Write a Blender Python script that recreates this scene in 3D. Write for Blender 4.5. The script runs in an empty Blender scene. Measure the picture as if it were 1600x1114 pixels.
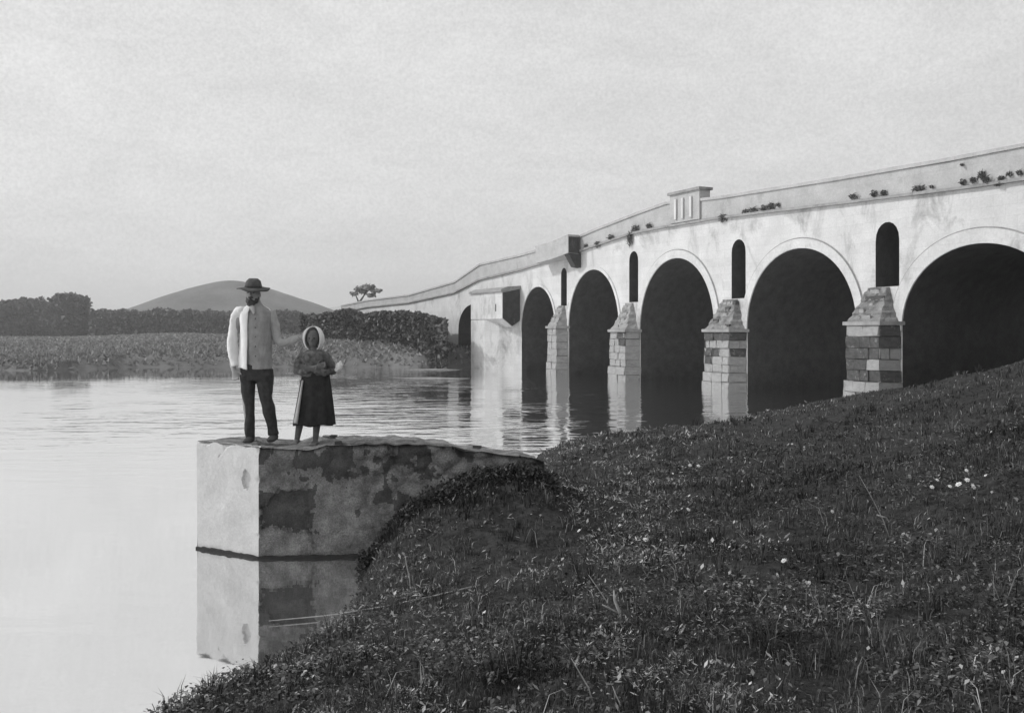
import bpy, bmesh, math, random
import numpy as np
from mathutils import Vector, Matrix

# ------------------------------------------------------------------ camera, sky, sun, exposure
S = bpy.context.scene
COL = S.collection
EYE = 2.33                       # eye height above the water, metres
cam_d = bpy.data.cameras.new("camera"); cam = bpy.data.objects.new("camera", cam_d); COL.objects.link(cam)
cam.location = (0, 0, EYE); cam.rotation_euler = (math.radians(90), 0, 0)
cam_d.sensor_width = 36; cam_d.lens = 33.75; cam_d.shift_y = -0.0244
cam_d.clip_start = 0.05; cam_d.clip_end = 12000
S.camera = cam

SUN_EL = math.radians(37)
SUN_DIR = Vector((-0.985 * math.cos(SUN_EL), 0.17 * math.cos(SUN_EL), math.sin(SUN_EL))).normalized()
W = bpy.data.worlds.new("World"); S.world = W; W.use_nodes = True
wn = W.node_tree; wn.nodes.clear()
def N(t, kind, **kw):
    n = t.nodes.new(kind)
    for k, v in kw.items():
        if k.startswith('i_'): n.inputs[k[2:].replace('_', ' ')].default_value = v
        else: setattr(n, k, v)
    return n
wo = N(wn, 'ShaderNodeOutputWorld'); bg = N(wn, 'ShaderNodeBackground')
sky = N(wn, 'ShaderNodeTexSky', sky_type='NISHITA', sun_disc=False, sun_elevation=SUN_EL,
        sun_rotation=math.atan2(SUN_DIR.x, SUN_DIR.y), air_density=1.0, dust_density=3.0, ozone_density=0.5)
bw = N(wn, 'ShaderNodeRGBToBW')
wn.links.new(sky.outputs[0], bw.inputs[0])
# thin even veil of high cloud: evens the clear-sky gradient out
tcw = N(wn, 'ShaderNodeTexCoord')
n1 = N(wn, 'ShaderNodeTexNoise', i_Scale=6.0, i_Detail=8.0, i_Roughness=0.68, i_Distortion=0.4)
mpw = N(wn, 'ShaderNodeMapping'); mpw.inputs['Scale'].default_value = (1, 1, 2.8)
wn.links.new(tcw.outputs['Generated'], mpw.inputs[0]); wn.links.new(mpw.outputs[0], n1.inputs[0])
n2 = N(wn, 'ShaderNodeTexNoise', i_Scale=300.0, i_Detail=3.0, i_Roughness=0.7)
wn.links.new(tcw.outputs['Generated'], n2.inputs[0])
m1 = N(wn, 'ShaderNodeMapRange'); m1.inputs['From Min'].default_value = .35; m1.inputs['From Max'].default_value = .65
m1.inputs['To Min'].default_value = .93; m1.inputs['To Max'].default_value = 1.07
wn.links.new(n1.outputs[0], m1.inputs[0])
m2 = N(wn, 'ShaderNodeMapRange'); m2.inputs['From Min'].default_value = .3; m2.inputs['From Max'].default_value = .7
m2.inputs['To Min'].default_value = .90; m2.inputs['To Max'].default_value = 1.10
wn.links.new(n2.outputs[0], m2.inputs[0])
mm = N(wn, 'ShaderNodeMath', operation='MULTIPLY'); wn.links.new(m1.outputs[0], mm.inputs[0]); wn.links.new(m2.outputs[0], mm.inputs[1])
VEIL = 7.0
mixw = N(wn, 'ShaderNodeMix', data_type='FLOAT'); mixw.inputs['Factor'].default_value = 0.8
wn.links.new(bw.outputs[0], mixw.inputs['A']); mixw.inputs['B'].default_value = VEIL
m3 = N(wn, 'ShaderNodeMath', operation='MULTIPLY'); wn.links.new(mixw.outputs['Result'], m3.inputs[0]); wn.links.new(mm.outputs[0], m3.inputs[1])
wn.links.new(m3.outputs[0], bg.inputs['Color']); bg.inputs['Strength'].default_value = 0.122
wn.links.new(bg.outputs[0], wo.inputs[0])

sl = bpy.data.lights.new("sun", 'SUN'); sl.energy = 2.3; sl.angle = math.radians(0.6); sl.color = (1, 1, 1)
so = bpy.data.objects.new("sun", sl); COL.objects.link(so); so.location = (-30, 5, 40)
so.rotation_euler = SUN_DIR.to_track_quat('Z', 'Y').to_euler()
S.view_settings.view_transform = 'Standard'; S.view_settings.look = 'None'
S.view_settings.exposure = 0.0; S.view_settings.gamma = 1.0; S.view_settings.use_curve_mapping = False
try: S.cycles.use_denoising = True
except Exception: pass

random.seed(4); RNG = np.random.default_rng(4)

# ------------------------------------------------------------------ helpers
def tag(o, label=None, cat=None, group=None, kind=None):
    if label: o['label'] = label
    if cat: o['category'] = cat
    if group: o['group'] = group
    if kind: o['kind'] = kind
    return o
def link(o, parent=None):
    COL.objects.link(o)
    if parent: o.parent = parent
    return o
def empty(name, loc=(0, 0, 0), rz=0):
    o = bpy.data.objects.new(name, None); o.location = loc; o.rotation_euler = (0, 0, rz); o.empty_display_size = .2
    return link(o)
def mesh_obj(name, verts, faces, mat, parent=None, smooth=False):
    me = bpy.data.meshes.new(name); me.from_pydata([tuple(v) for v in verts], [], faces); me.update()
    if smooth: me.polygons.foreach_set('use_smooth', [True] * len(me.polygons))
    for m in (mat if isinstance(mat, (list, tuple)) else [mat]): me.materials.append(m)
    return link(bpy.data.objects.new(name, me), parent)
def bm_obj(name, bm, mat, parent=None, smooth=False):
    me = bpy.data.meshes.new(name); bm.to_mesh(me); bm.free()
    if smooth: me.polygons.foreach_set('use_smooth', [True] * len(me.polygons))
    for m in (mat if isinstance(mat, (list, tuple)) else [mat]): me.materials.append(m)
    return link(bpy.data.objects.new(name, me), parent)
def np_mesh(name, V, F, mat, parent=None, smooth=False):
    """V (n,3), F (m,k) numpy"""
    me = bpy.data.meshes.new(name); k = F.shape[1]
    me.vertices.add(len(V)); me.vertices.foreach_set('co', V.astype(np.float32).ravel())
    me.loops.add(F.size); me.loops.foreach_set('vertex_index', F.astype(np.int32).ravel())
    me.polygons.add(len(F)); me.polygons.foreach_set('loop_start', np.arange(0, F.size, k, dtype=np.int32))
    if smooth: me.polygons.foreach_set('use_smooth', np.ones(len(F), bool))
    me.update(calc_edges=True); me.validate()
    me.materials.append(mat)
    return link(bpy.data.objects.new(name, me), parent)
def box_bm(bm, x0, x1, y0, y1, z0, z1):
    v = [bm.verts.new(c) for c in ((x0,y0,z0),(x1,y0,z0),(x1,y1,z0),(x0,y1,z0),(x0,y0,z1),(x1,y0,z1),(x1,y1,z1),(x0,y1,z1))]
    for f in ((0,3,2,1),(4,5,6,7),(0,1,5,4),(1,2,6,5),(2,3,7,6),(3,0,4,7)): bm.faces.new([v[i] for i in f])
def prism_bm(bm, poly, z0, z1):
    """poly: ccw (x,y) or callable heights"""
    g = (lambda q, z: z(q) if callable(z) else z)
    a = [bm.verts.new((p[0], p[1], g(p, z0))) for p in poly]; b = [bm.verts.new((p[0], p[1], g(p, z1))) for p in poly]
    n = len(poly); bm.faces.new(a[::-1]); bm.faces.new(b)
    for i in range(n): bm.faces.new([a[i], a[(i+1) % n], b[(i+1) % n], b[i]])
def vnoise(x, y, seed=0):
    xi = np.floor(x).astype(np.int64); yi = np.floor(y).astype(np.int64); fx = x - xi; fy = y - yi
    fx = fx*fx*(3-2*fx); fy = fy*fy*(3-2*fy)
    def h(a, b):
        n = (a*374761393 + b*668265263 + seed*1442695041) & 0xffffffff
        n = ((n ^ (n >> 13)) * 1274126177) & 0xffffffff
        return ((n ^ (n >> 16)) & 0xffff) / 65535.0
    return (h(xi,yi)*(1-fx)+h(xi+1,yi)*fx)*(1-fy) + (h(xi,yi+1)*(1-fx)+h(xi+1,yi+1)*fx)*fy
def fbm(x, y, sc, oct=4, seed=0):
    s = 0; a = .5; t = 0
    for i in range(oct): s = s + a*vnoise(x*sc, y*sc, seed+i); t += a; a *= .5; sc *= 2.1
    return s/t - .5

# ------------------------------------------------------------------ materials (all grey: the photograph is black and white)
def new_mat(name):
    m = bpy.data.materials.new(name); m.use_nodes = True; t = m.node_tree
    return m, t, t.nodes['Principled BSDF']
def ramp(t, src, stops):
    r = t.nodes.new('ShaderNodeValToRGB'); e = r.color_ramp.elements
    while len(e) < len(stops): e.new(.5)
    for i, (p, c) in enumerate(stops): e[i].position = p; e[i].color = (c, c, c, 1)
    t.links.new(src, r.inputs[0]); return r.outputs[0]
def stone_mat(name, lo, hi, scale=1.5, bump=.5, stain=.0, stain_lo=.1, rnd=False, rough=.9, brick=None, grain=.15, dist=.03):
    m, t, b = new_mat(name); tc = N(t, 'ShaderNodeTexCoord'); co = tc.outputs['Object']
    if rnd:
        oi = N(t, 'ShaderNodeObjectInfo'); ad = N(t, 'ShaderNodeVectorMath', operation='MULTIPLY_ADD')
        cmb = N(t, 'ShaderNodeCombineXYZ')
        for k in range(3): t.links.new(oi.outputs['Random'], cmb.inputs[k])
        t.links.new(cmb.outputs[0], ad.inputs[0]); ad.inputs[1].default_value = (37, 91, 53); t.links.new(co, ad.inputs[2]); co = ad.outputs[0]
    n = N(t, 'ShaderNodeTexNoise', i_Scale=scale, i_Detail=8.0, i_Roughness=.65); t.links.new(co, n.inputs[0])
    c = ramp(t, n.outputs[0], [(.3, lo), (.7, hi)])
    g = N(t, 'ShaderNodeTexNoise', i_Scale=scale*14, i_Detail=5.0, i_Roughness=.75); t.links.new(co, g.inputs[0])
    gr = ramp(t, g.outputs[0], [(.3, 1-grain*2), (.68, 1.0)])
    mx = N(t, 'ShaderNodeMix', data_type='RGBA', blend_type='MULTIPLY'); mx.inputs['Factor'].default_value = 1
    t.links.new(c, mx.inputs['A']); t.links.new(gr, mx.inputs['B']); c = mx.outputs['Result']
    if stain > 0:
        s = N(t, 'ShaderNodeTexNoise', i_Scale=scale*.9, i_Detail=9.0, i_Roughness=.7, i_Distortion=.6)
        mp = N(t, 'ShaderNodeMapping'); mp.inputs['Location'].default_value = (3, 7, 11); mp.inputs['Scale'].default_value = (1, 1, .55)
        t.links.new(co, mp.inputs[0]); t.links.new(mp.outputs[0], s.inputs[0])
        sr = ramp(t, s.outputs[0], [(.66-stain, 0.0), (.80-stain*.6, 1.0)])
        ms = N(t, 'ShaderNodeMix', data_type='RGBA'); t.links.new(sr, ms.inputs['Factor'])
        t.links.new(c, ms.inputs['A']); ms.inputs['B'].default_value = (stain_lo,)*3 + (1,); c = ms.outputs['Result']
    h = g.outputs[0]
    if brick:
        bw_, bh_ = brick
        sp = N(t, 'ShaderNodeSeparateXYZ'); t.links.new(tc.outputs['Object'], sp.inputs[0])
        cb = N(t, 'ShaderNodeCombineXYZ'); sm = N(t, 'ShaderNodeMath', operation='ADD')
        t.links.new(sp.outputs[0], sm.inputs[0]); t.links.new(sp.outputs[1], sm.inputs[1])
        t.links.new(sm.outputs[0], cb.inputs[0]); t.links.new(sp.outputs[2], cb.inputs[1])
        br = N(t, 'ShaderNodeTexBrick', offset=.5); br.inputs['Scale'].default_value = 1
        br.inputs['Brick Width'].default_value = bw_; br.inputs['Row Height'].default_value = bh_
        br.inputs['Mortar Size'].default_value = .012; br.inputs['Mortar Smooth'].default_value = .6
        br.inputs['Color1'].default_value = (1,1,1,1); br.inputs['Color2'].default_value = (.94,.94,.94,1); br.inputs['Mortar'].default_value = (.88,.88,.88,1)
        t.links.new(cb.outputs[0], br.inputs[0])
        mb = N(t, 'ShaderNodeMix', data_type='RGBA', blend_type='MULTIPLY'); mb.inputs['Factor'].default_value = 1
        t.links.new(c, mb.inputs['A']); t.links.new(br.outputs[0], mb.inputs['B']); c = mb.outputs['Result']
    t.links.new(c, b.inputs['Base Color']); b.inputs['Roughness'].default_value = rough; b.inputs['Specular IOR Level'].default_value = .2
    bp = N(t, 'ShaderNodeBump'); bp.inputs['Strength'].default_value = bump; bp.inputs['Distance'].default_value = dist
    t.links.new(h, bp.inputs['Height']); t.links.new(bp.outputs[0], b.inputs['Normal'])
    return m
def leaf_mat(name, stops, rough=.6, spec=.3, transl=0, patch=None):
    m, t, b = new_mat(name); g = N(t, 'ShaderNodeNewGeometry')
    c = ramp(t, g.outputs['Random Per Island'], stops)
    if patch:                                                        # plants of different kinds grow in drifts
        n = N(t, 'ShaderNodeTexNoise', i_Scale=patch, i_Detail=4.0, i_Roughness=.6); t.links.new(g.outputs['Position'], n.inputs[0])
        r_ = ramp(t, n.outputs[0], [(.38, .25), (.62, 1.75)]); mx_ = N(t, 'ShaderNodeMix', data_type='RGBA', blend_type='MULTIPLY'); mx_.inputs['Factor'].default_value = 1
        t.links.new(c, mx_.inputs['A']); t.links.new(r_, mx_.inputs['B']); c = mx_.outputs['Result']
    t.links.new(c, b.inputs['Base Color'])
    b.inputs['Roughness'].default_value = rough; b.inputs['Specular IOR Level'].default_value = spec
    if transl:
        tr = N(t, 'ShaderNodeBsdfTranslucent'); t.links.new(b.inputs['Base Color'].links[0].from_socket, tr.inputs[0])
        mx = N(t, 'ShaderNodeMixShader'); mx.inputs[0].default_value = transl
        t.links.new(b.outputs[0], mx.inputs[1]); t.links.new(tr.outputs[0], mx.inputs[2]); t.links.new(mx.outputs[0], t.nodes['Material Output'].inputs[0])
    return m
def cloth_mat(name, lo, hi, scale=14, weave=260):
    m, t, b = new_mat(name); tc = N(t, 'ShaderNodeTexCoord')
    n = N(t, 'ShaderNodeTexNoise', i_Scale=scale, i_Detail=5.0, i_Roughness=.6); t.links.new(tc.outputs['Object'], n.inputs[0])
    t.links.new(ramp(t, n.outputs[0], [(.3, lo), (.7, hi)]), b.inputs['Base Color']); b.inputs['Roughness'].default_value = .95
    b.inputs['Specular IOR Level'].default_value = .1
    n3 = N(t, 'ShaderNodeTexNoise', i_Scale=weave/12, i_Detail=3.0); t.links.new(tc.outputs['Object'], n3.inputs[0])
    bp = N(t, 'ShaderNodeBump'); bp.inputs['Strength'].default_value = .5; bp.inputs['Distance'].default_value = .015
    t.links.new(n3.outputs[0], bp.inputs['Height']); t.links.new(bp.outputs[0], b.inputs['Normal'])
    return m
M = {}
M['facade'] = stone_mat('limewashed_ashlar', .58, .74, scale=.9, bump=.3, stain=.14, stain_lo=.30, brick=(.8, .34), grain=.09)
M['parapet'] = stone_mat('parapet_stone', .42, .56, scale=1.3, bump=.3, stain=.08, stain_lo=.25, brick=(1.3, .5), grain=.12)
M['trim'] = stone_mat('trim_stone', .56, .70, scale=1.5, bump=.2, stain=.03, stain_lo=.4, grain=.07)
M['string'] = stone_mat('string_stone', .25, .45, scale=2, bump=.3, stain=.1, stain_lo=.12)
M['vault'] = stone_mat('shade_dark_vault', .08, .15, scale=2.5, bump=.8, stain=.03, stain_lo=.16, grain=.25, dist=.06)  # arch undersides darker than the face, their shade put into the colour
M['pier_dark'] = stone_mat('weathered_pier_stone', .06, .17, scale=3, bump=.7, stain=.08, stain_lo=.5, rnd=True, grain=.25)
M['pier_light'] = stone_mat('pale_pier_stone', .32, .50, scale=3, bump=.6, stain=.08, stain_lo=.16, rnd=True, grain=.2)
M['mortar'] = stone_mat('pale_mortar', .25, .42, scale=4, bump=.6)
M['cap'] = stone_mat('crumbling_cap', .30, .62, scale=3.5, bump=1.0, stain=.12, stain_lo=.10, grain=.3, dist=.06)
M['render'] = stone_mat('lime_render', .58, .70, scale=3, bump=.25, stain=.02, stain_lo=.3, grain=.1)
M['rubble'] = stone_mat('mossy_rubble', .16, .66, scale=5, bump=1.0, stain=.13, stain_lo=.10, grain=.35, dist=.04)
M['dark_rubble'] = stone_mat('dark_rubble_patch', .08, .22, scale=5, bump=1.0, grain=.3, dist=.04)  # darker rubble for the low patch and the ragged upper band
M['end_shade'] = stone_mat('painted_end_shade', .07, .14, scale=3, bump=.9, stain=.05, stain_lo=.3, grain=.3, dist=.05)  # near ends of chamber and balcony, shade painted in as dark stone
M['road'] = stone_mat('road_dirt', .25, .35, scale=3)
M['dark_hole'] = stone_mat('dark_masonry', .03, .06, scale=4)

def ground_mat():
    m, t, b = new_mat('bank_earth'); g = N(t, 'ShaderNodeNewGeometry')
    n = N(t, 'ShaderNodeTexNoise', i_Scale=9.0, i_Detail=8.0, i_Roughness=.7); t.links.new(g.outputs['Position'], n.inputs[0])
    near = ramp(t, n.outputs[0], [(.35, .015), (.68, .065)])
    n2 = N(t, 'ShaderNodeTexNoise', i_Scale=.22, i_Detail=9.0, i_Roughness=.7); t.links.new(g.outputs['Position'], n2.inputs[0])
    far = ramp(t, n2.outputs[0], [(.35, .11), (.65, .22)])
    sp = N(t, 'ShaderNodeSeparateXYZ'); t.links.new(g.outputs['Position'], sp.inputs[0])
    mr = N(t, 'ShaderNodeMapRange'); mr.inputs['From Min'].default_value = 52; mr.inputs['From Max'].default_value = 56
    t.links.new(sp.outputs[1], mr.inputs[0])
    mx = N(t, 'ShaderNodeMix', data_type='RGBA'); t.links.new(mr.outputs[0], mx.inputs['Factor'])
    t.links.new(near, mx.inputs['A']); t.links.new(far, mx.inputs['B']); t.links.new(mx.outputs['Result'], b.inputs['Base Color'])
    b.inputs['Roughness'].default_value = 1; b.inputs['Specular IOR Level'].default_value = .1
    bp = N(t, 'ShaderNodeBump'); bp.inputs['Strength'].default_value = .9; bp.inputs['Distance'].default_value = .05
    t.links.new(n.outputs[0], bp.inputs['Height']); t.links.new(bp.outputs[0], b.inputs['Normal'])
    return m
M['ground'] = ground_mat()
def water_mat():
    m, t, b = new_mat('silty_river_water'); t.nodes.remove(b); out = t.nodes['Material Output']
    g = N(t, 'ShaderNodeNewGeometry')
    # broad patches where a breeze ruffles the surface
    mp = N(t, 'ShaderNodeMapping'); mp.inputs['Scale'].default_value = (.5, 1.1, 1); t.links.new(g.outputs['Position'], mp.inputs[0])
    n = N(t, 'ShaderNodeTexNoise', i_Scale=1.7, i_Detail=3.0, i_Roughness=.5, i_Distortion=.3); t.links.new(mp.outputs[0], n.inputs[0])
    nb = N(t, 'ShaderNodeTexNoise', i_Scale=.16, i_Detail=3.0); t.links.new(g.outputs['Position'], nb.inputs[0])
    msk = ramp(t, nb.outputs[0], [(.40, .25), (.60, 1.0)])
    sp = N(t, 'ShaderNodeSeparateXYZ'); t.links.new(g.outputs['Position'], sp.inputs[0])
    far = N(t, 'ShaderNodeMapRange', interpolation_type='SMOOTHSTEP'); far.inputs['From Min'].default_value = 12; far.inputs['From Max'].default_value = 27
    far.inputs['To Min'].default_value = 1.3; far.inputs['To Max'].default_value = 9; t.links.new(sp.outputs[1], far.inputs[0])
    lee = N(t, 'ShaderNodeMapRange', interpolation_type='SMOOTHSTEP'); lee.inputs['From Min'].default_value = -17; lee.inputs['From Max'].default_value = -5
    lee.inputs['To Min'].default_value = .13; lee.inputs['To Max'].default_value = 1.0; t.links.new(sp.outputs[0], lee.inputs[0])
    m9 = N(t, 'ShaderNodeMath', operation='MULTIPLY'); t.links.new(far.outputs[0], m9.inputs[0]); t.links.new(lee.outputs[0], m9.inputs[1]); far = m9
    m0 = N(t, 'ShaderNodeMath', operation='MULTIPLY'); t.links.new(msk, m0.inputs[0]); t.links.new(far.outputs[0], m0.inputs[1])
    mu = N(t, 'ShaderNodeMath', operation='MULTIPLY'); t.links.new(n.outputs[0], mu.inputs[0]); t.links.new(m0.outputs[0], mu.inputs[1])
    bp = N(t, 'ShaderNodeBump'); bp.inputs['Strength'].default_value = .55; bp.inputs['Distance'].default_value = .011
    t.links.new(mu.outputs[0], bp.inputs['Height'])
    d = N(t, 'ShaderNodeBsdfDiffuse'); 
    ns = N(t, 'ShaderNodeTexNoise', i_Scale=.5, i_Detail=5.0); t.links.new(g.outputs['Position'], ns.inputs[0])
    t.links.new(ramp(t, ns.outputs[0], [(.3, .12), (.7, .16)]), d.inputs['Color'])
    gl = N(t, 'ShaderNodeBsdfGlossy'); gl.inputs['Roughness'].default_value = .035; gl.inputs['Color'].default_value = (1,1,1,1)
    t.links.new(bp.outputs[0], gl.inputs['Normal'])
    fr = N(t, 'ShaderNodeFresnel'); fr.inputs['IOR'].default_value = 1.33
    mr = N(t, 'ShaderNodeMapRange'); mr.inputs['To Min'].default_value = .80; mr.inputs['To Max'].default_value = 1.0; mr.inputs['From Max'].default_value = .6
    t.links.new(fr.outputs[0], mr.inputs[0])
    mx = N(t, 'ShaderNodeMixShader'); t.links.new(mr.outputs[0], mx.inputs[0]); t.links.new(d.outputs[0], mx.inputs[1]); t.links.new(gl.outputs[0], mx.inputs[2])
    t.links.new(mx.outputs[0], out.inputs[0]); return m
M['water'] = water_mat()
M['grass'] = leaf_mat('grass_blades', [(0, .02), (.5, .05), (.84, .09), (.95, .24), (1, .45)], transl=.25, patch=.8)
M['weeds'] = leaf_mat('weed_leaves', [(0, .02), (.55, .055), (.88, .11), (1, .34)], transl=.2, patch=1.1)
M['tree'] = leaf_mat('dark_foliage', [(0, .045), (.6, .085), (1, .14)], transl=.15)
M['pale_tree'] = leaf_mat('pale_foliage', [(0, .22), (.6, .34), (1, .5)], transl=.15)
M['thicket'] = leaf_mat('thicket_foliage', [(0, .05), (.7, .095), (.93, .15), (1, .32)], transl=.15)
M['bark'] = stone_mat('bark', .10, .18, scale=9)
M['straw'] = stone_mat('dry_stalk', .34, .50, scale=20)
M['petal'] = stone_mat('white_petal', .70, .82, scale=20, bump=.1)
M['stem'] = stone_mat('green_stem', .05, .09, scale=20)

# ------------------------------------------------------------------ ground heightfield
SH_Y = np.array([-300,-60,-5, 0, 4, 5.9, 6.57, 7.9, 9.0, 9.85, 10.5, 11.5, 18.2, 19, 20.3, 24.3, 28, 33.6, 45, 60, 100, 300, 4000.])
SH_X = np.array([-80,-20,-4.2,-3.3,-2.65,-2.12,-1.68,-1.34,-1.38,-1.46,-.8,-.1, .5, 1.3, 3.1, 5.7, 8.2, 12.1, 20, 30, 60, 200, 2600.])
FAR_X = np.array([-4000,-300,-60,-40,-27.5,-25.5,-20,-12,-6,-2, 4, 14, 30, 60, 4000.])
FAR_Y = np.array([1500,150,66,60.3,56.8,62.5,63,63.5,62,64, 72, 90, 120, 170, 2200.])
def ground_h(X, Y, fine=True):
    d = X - np.interp(Y, SH_Y, SH_X); dp = np.maximum(d, 0)
    bump = np.exp(-((Y-9.7)/1.1)**2)*np.exp(-(np.maximum(0, d-1.35)/.8)**2)
    g = .55+.45*np.clip((Y-20)/8, 0, 1)
    near = (.33+.46*bump)*(1-np.exp(-dp/(.8-.35*bump))) + .078*dp + .25*np.maximum(0, dp-4.3)*g
    near = np.where(near > 3.2, 3.2+.8*np.tanh((near-3.2)/3), near)
    near = near + fbm(X, Y, .55, 3, 11)*.16*np.tanh(dp*.7)
    if fine: near = near + (fbm(X, Y, 3.2, 4, 21)*.16)*np.tanh(dp*3+.15)*np.exp(-np.maximum(Y-14, 0)/12)
    near = np.where(d > 0, near, np.maximum(-.8, d*.6))
    e = Y - np.interp(X, FAR_X, FAR_Y); ep = np.maximum(e, 0)
    far = .75*(1-np.exp(-ep/.9)) + .002*np.minimum(ep, 300) + fbm(X, Y, .12, 3, 5)*.5*np.tanh(ep*.4)
    pp = -(X-(28.8-.487*Y))*.899; far = far + np.where(e > 0, .85*np.exp(-(pp/11)**2)*np.tanh(ep/5), 0)
    along = 1.1124*Y-102.5; across = np.abs((X-(28.8-.487*Y))*.899-3.5)        # earth ramp carrying the road down from the bridge end
    far = np.maximum(far, np.where(along > -3, 4.0-.26*np.maximum(along, 0)-.55*np.maximum(0, across-4), -9))
    far = np.where(e > 0, far, np.maximum(-.8, e*.4))
    return np.maximum(near, far)
def grow(a, b, s, f):
    out = [a]
    while out[-1] < b: out.append(out[-1]+s); s *= f
    return np.array(out)
gx = np.unique(np.round(np.concatenate([-grow(3.2, 1600, .25, 1.07)[::-1], np.arange(-3.2, 9, .085), np.arange(9, 18, .25), grow(18, 1400, .3, 1.08)]), 3))
gy = np.unique(np.round(np.concatenate([-grow(0, 150, .3, 1.12)[::-1], np.arange(0, 13, .085), np.arange(13, 36, .2), np.arange(36, 55, .8), np.arange(55, 68, .35), grow(68, 1750, .5, 1.06)]), 3))
GX, GY = np.meshgrid(gx, gy); GZ = ground_h(GX, GY)
V = np.stack([GX.ravel(), GY.ravel(), GZ.ravel()], 1); nx, ny = len(gx), len(gy)
ii = (np.arange(ny-1)[:, None]*nx + np.arange(nx-1)[None]).ravel()
F = np.stack([ii, ii+1, ii+nx+1, ii+nx], 1)
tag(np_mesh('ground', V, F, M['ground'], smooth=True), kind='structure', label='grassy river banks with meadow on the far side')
tag(mesh_obj('water', [(-1600,-160,0),(1400,-160,0),(1400,1700,0),(-1600,1700,0)], [(0,1,2,3)], M['water']), kind='structure', label='pale calm river water')

# hill
def hill(name, cx, cy, rx, ry, base, h, mat, label, prof=None, seed=3):
    nr, na = 40, 96; vs = [(cx, cy, base+h*prof(0))]; 
    for i in range(1, nr+1):
        r = i/nr
        for j in range(na):
            a = 2*math.pi*j/na; x = r*math.cos(a); y = r*math.sin(a)
            z = prof(r) + float(fbm(np.array(x*3+seed), np.array(y*3), 1.0, 4, seed))*.05*(r*(1-r)*4)
            vs.append((cx+x*rx, cy+y*ry, base+h*z))
    fs = [(0, 1+j, 1+(j+1) % na) for j in range(na)]
    for i in range(nr-1):
        for j in range(na):
            a = 1+i*na+j; b = 1+i*na+(j+1) % na; fs.append((a, a+na, b+na, b))
    return tag(mesh_obj(name, vs, fs, mat, smooth=True), kind='structure', label=label)
M['hill'] = stone_mat('dry_hill_grass', .09, .23, scale=.06, bump=.6, stain=.12, stain_lo=.08, grain=.2, dist=1.0)
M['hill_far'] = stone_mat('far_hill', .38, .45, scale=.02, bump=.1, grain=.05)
hp = lambda r: (1.06-math.sqrt(.0225+r*r)*1.0)*.83*(1 if r < .75 else max(0, (1-r)/.25)**.35) + .12*math.cos(min(1, r)*math.pi/2)
hill('hill', (362-800)/1500*480, 480, 75, 64, 2.2, 29.2, M['hill'], 'rounded conical hill rising behind the thicket on the far bank', hp)
hill('distant_hill', (560-800)/1500*1300, 1300, 260, 180, -20, 58, M['hill_far'], 'faint low hill far behind the approach of the bridge', lambda r: math.cos(min(1, r)*math.pi/2)**2, 9)
for i, (u, v, L, w) in enumerate(((676, 577.5, 3.2, .5), (672, 591, 3.6, .35))):
    Y = 3495/(v-518); X = (u-800)/1500*Y
    vs = [(0,0,.06)]; n = 28
    for k in range(n):
        a = 2*math.pi*k/n; r = 1+random.uniform(-.18,.18); vs.append((L*r*math.cos(a), w*r*math.sin(a), -.05))
    o = mesh_obj('sandbar', vs, [(0, 1+k, 1+(k+1) % n) for k in range(n)], M['road']); o.location = (X, Y, 0); o.rotation_euler = (0,0,-.02)
    tag(o, kind='structure')

# ------------------------------------------------------------------ bridge (local x runs towards the viewer, local -y is out of the face we see)
BR = empty('stone_bridge', (28.8, 0, 0), math.atan2(-.899, .438))
tag(BR, 'long pale stone arch bridge with round arches and cutwaters crossing the river', 'bridge')
def bu(u): return -48056.0/(u-69)                 # local x of the face point seen at column u of the photograph
def by(Y): return -1.1124*Y
DEP = 7.5
TOP = [(-25,6.2),(5,6.9),(14,7.5),(28.2,7.86),(30.5,7.85),(34.8,7.92),(40.7,8.08),(41.8,8.14),(44.4,8.32),(46.65,8.10),(49.9,7.72),(52.9,7.3),(55.5,7.14),(58.1,6.98),(63.4,6.8),(67.3,5.85),(75.7,5.25),(85.4,5.15),(100,4.6),(130,3.6),(180,2.2)]
STR = [(-25,5.1),(5,5.8),(14,6.4),(28.2,6.75),(29.7,6.76),(34.4,6.9),(41,7.12),(44.5,7.12),(46.9,7.08),(50.9,6.67),(53,6.42),(58.1,6.0),(63.4,5.7),(67.3,5.0),(75.7,4.55),(85.4,4.45),(100,3.9),(130,2.9),(180,1.5)]
def zi(tab, x):
    Y = -x/1.1124
    return float(np.interp(Y, [a for a, b in tab], [b for a, b in tab]))
ARCH = [(bu(716), bu(762), 4.15), (bu(815), bu(868), 4.93), (bu(889), bu(968), 5.57), (bu(1001), bu(1117), 5.67), (bu(1168), bu(1340), 5.5),
        (bu(1410), bu(1671), 5.04), (by(25.1), by(20.0), 4.9), (by(18.2), by(13.6), 4.6)]
SPR = 2.35
def arch_pts(xl, xr, zt, n=28, off=0, zlow=-1.0, zs=SPR):
    c = (xl+xr)/2; r = (xr-xl)/2 + off; H = zt-zs+off
    pts = [(xl-off, zlow)]
    for i in range(n+1):
        a = math.pi*(1-i/n); t = math.cos(a)
        pts.append((c+r*t, zs + H*(max(0, math.sin(a))**.93)))
    pts.append((xr+off, zlow)); return pts
NICHE = [(bu(1368), bu(1405), 3.86, 6.07), (bu(1143), bu(1165), 3.70, 6.15), (bu(983), bu(997), 3.76, 6.25), (bu(876.5), bu(885.5), 3.75, 5.85), (by(26.4), by(25.5), 3.9, 5.9)]
def niche_pts(xl, xr, z0, z1):
    c = (xl+xr)/2; r = (xr-xl)/2; pts = [(xl, z0), (xl, z1-r*1.25)]
    for i in range(1, 9):
        a = math.pi*(1-i/9.0); pts.append((c+r*math.cos(a), z1-r*1.25+r*1.25*math.sin(a)**.9))
    pts += [(xr, z1-r*1.25), (xr, z0)]; return pts
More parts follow.
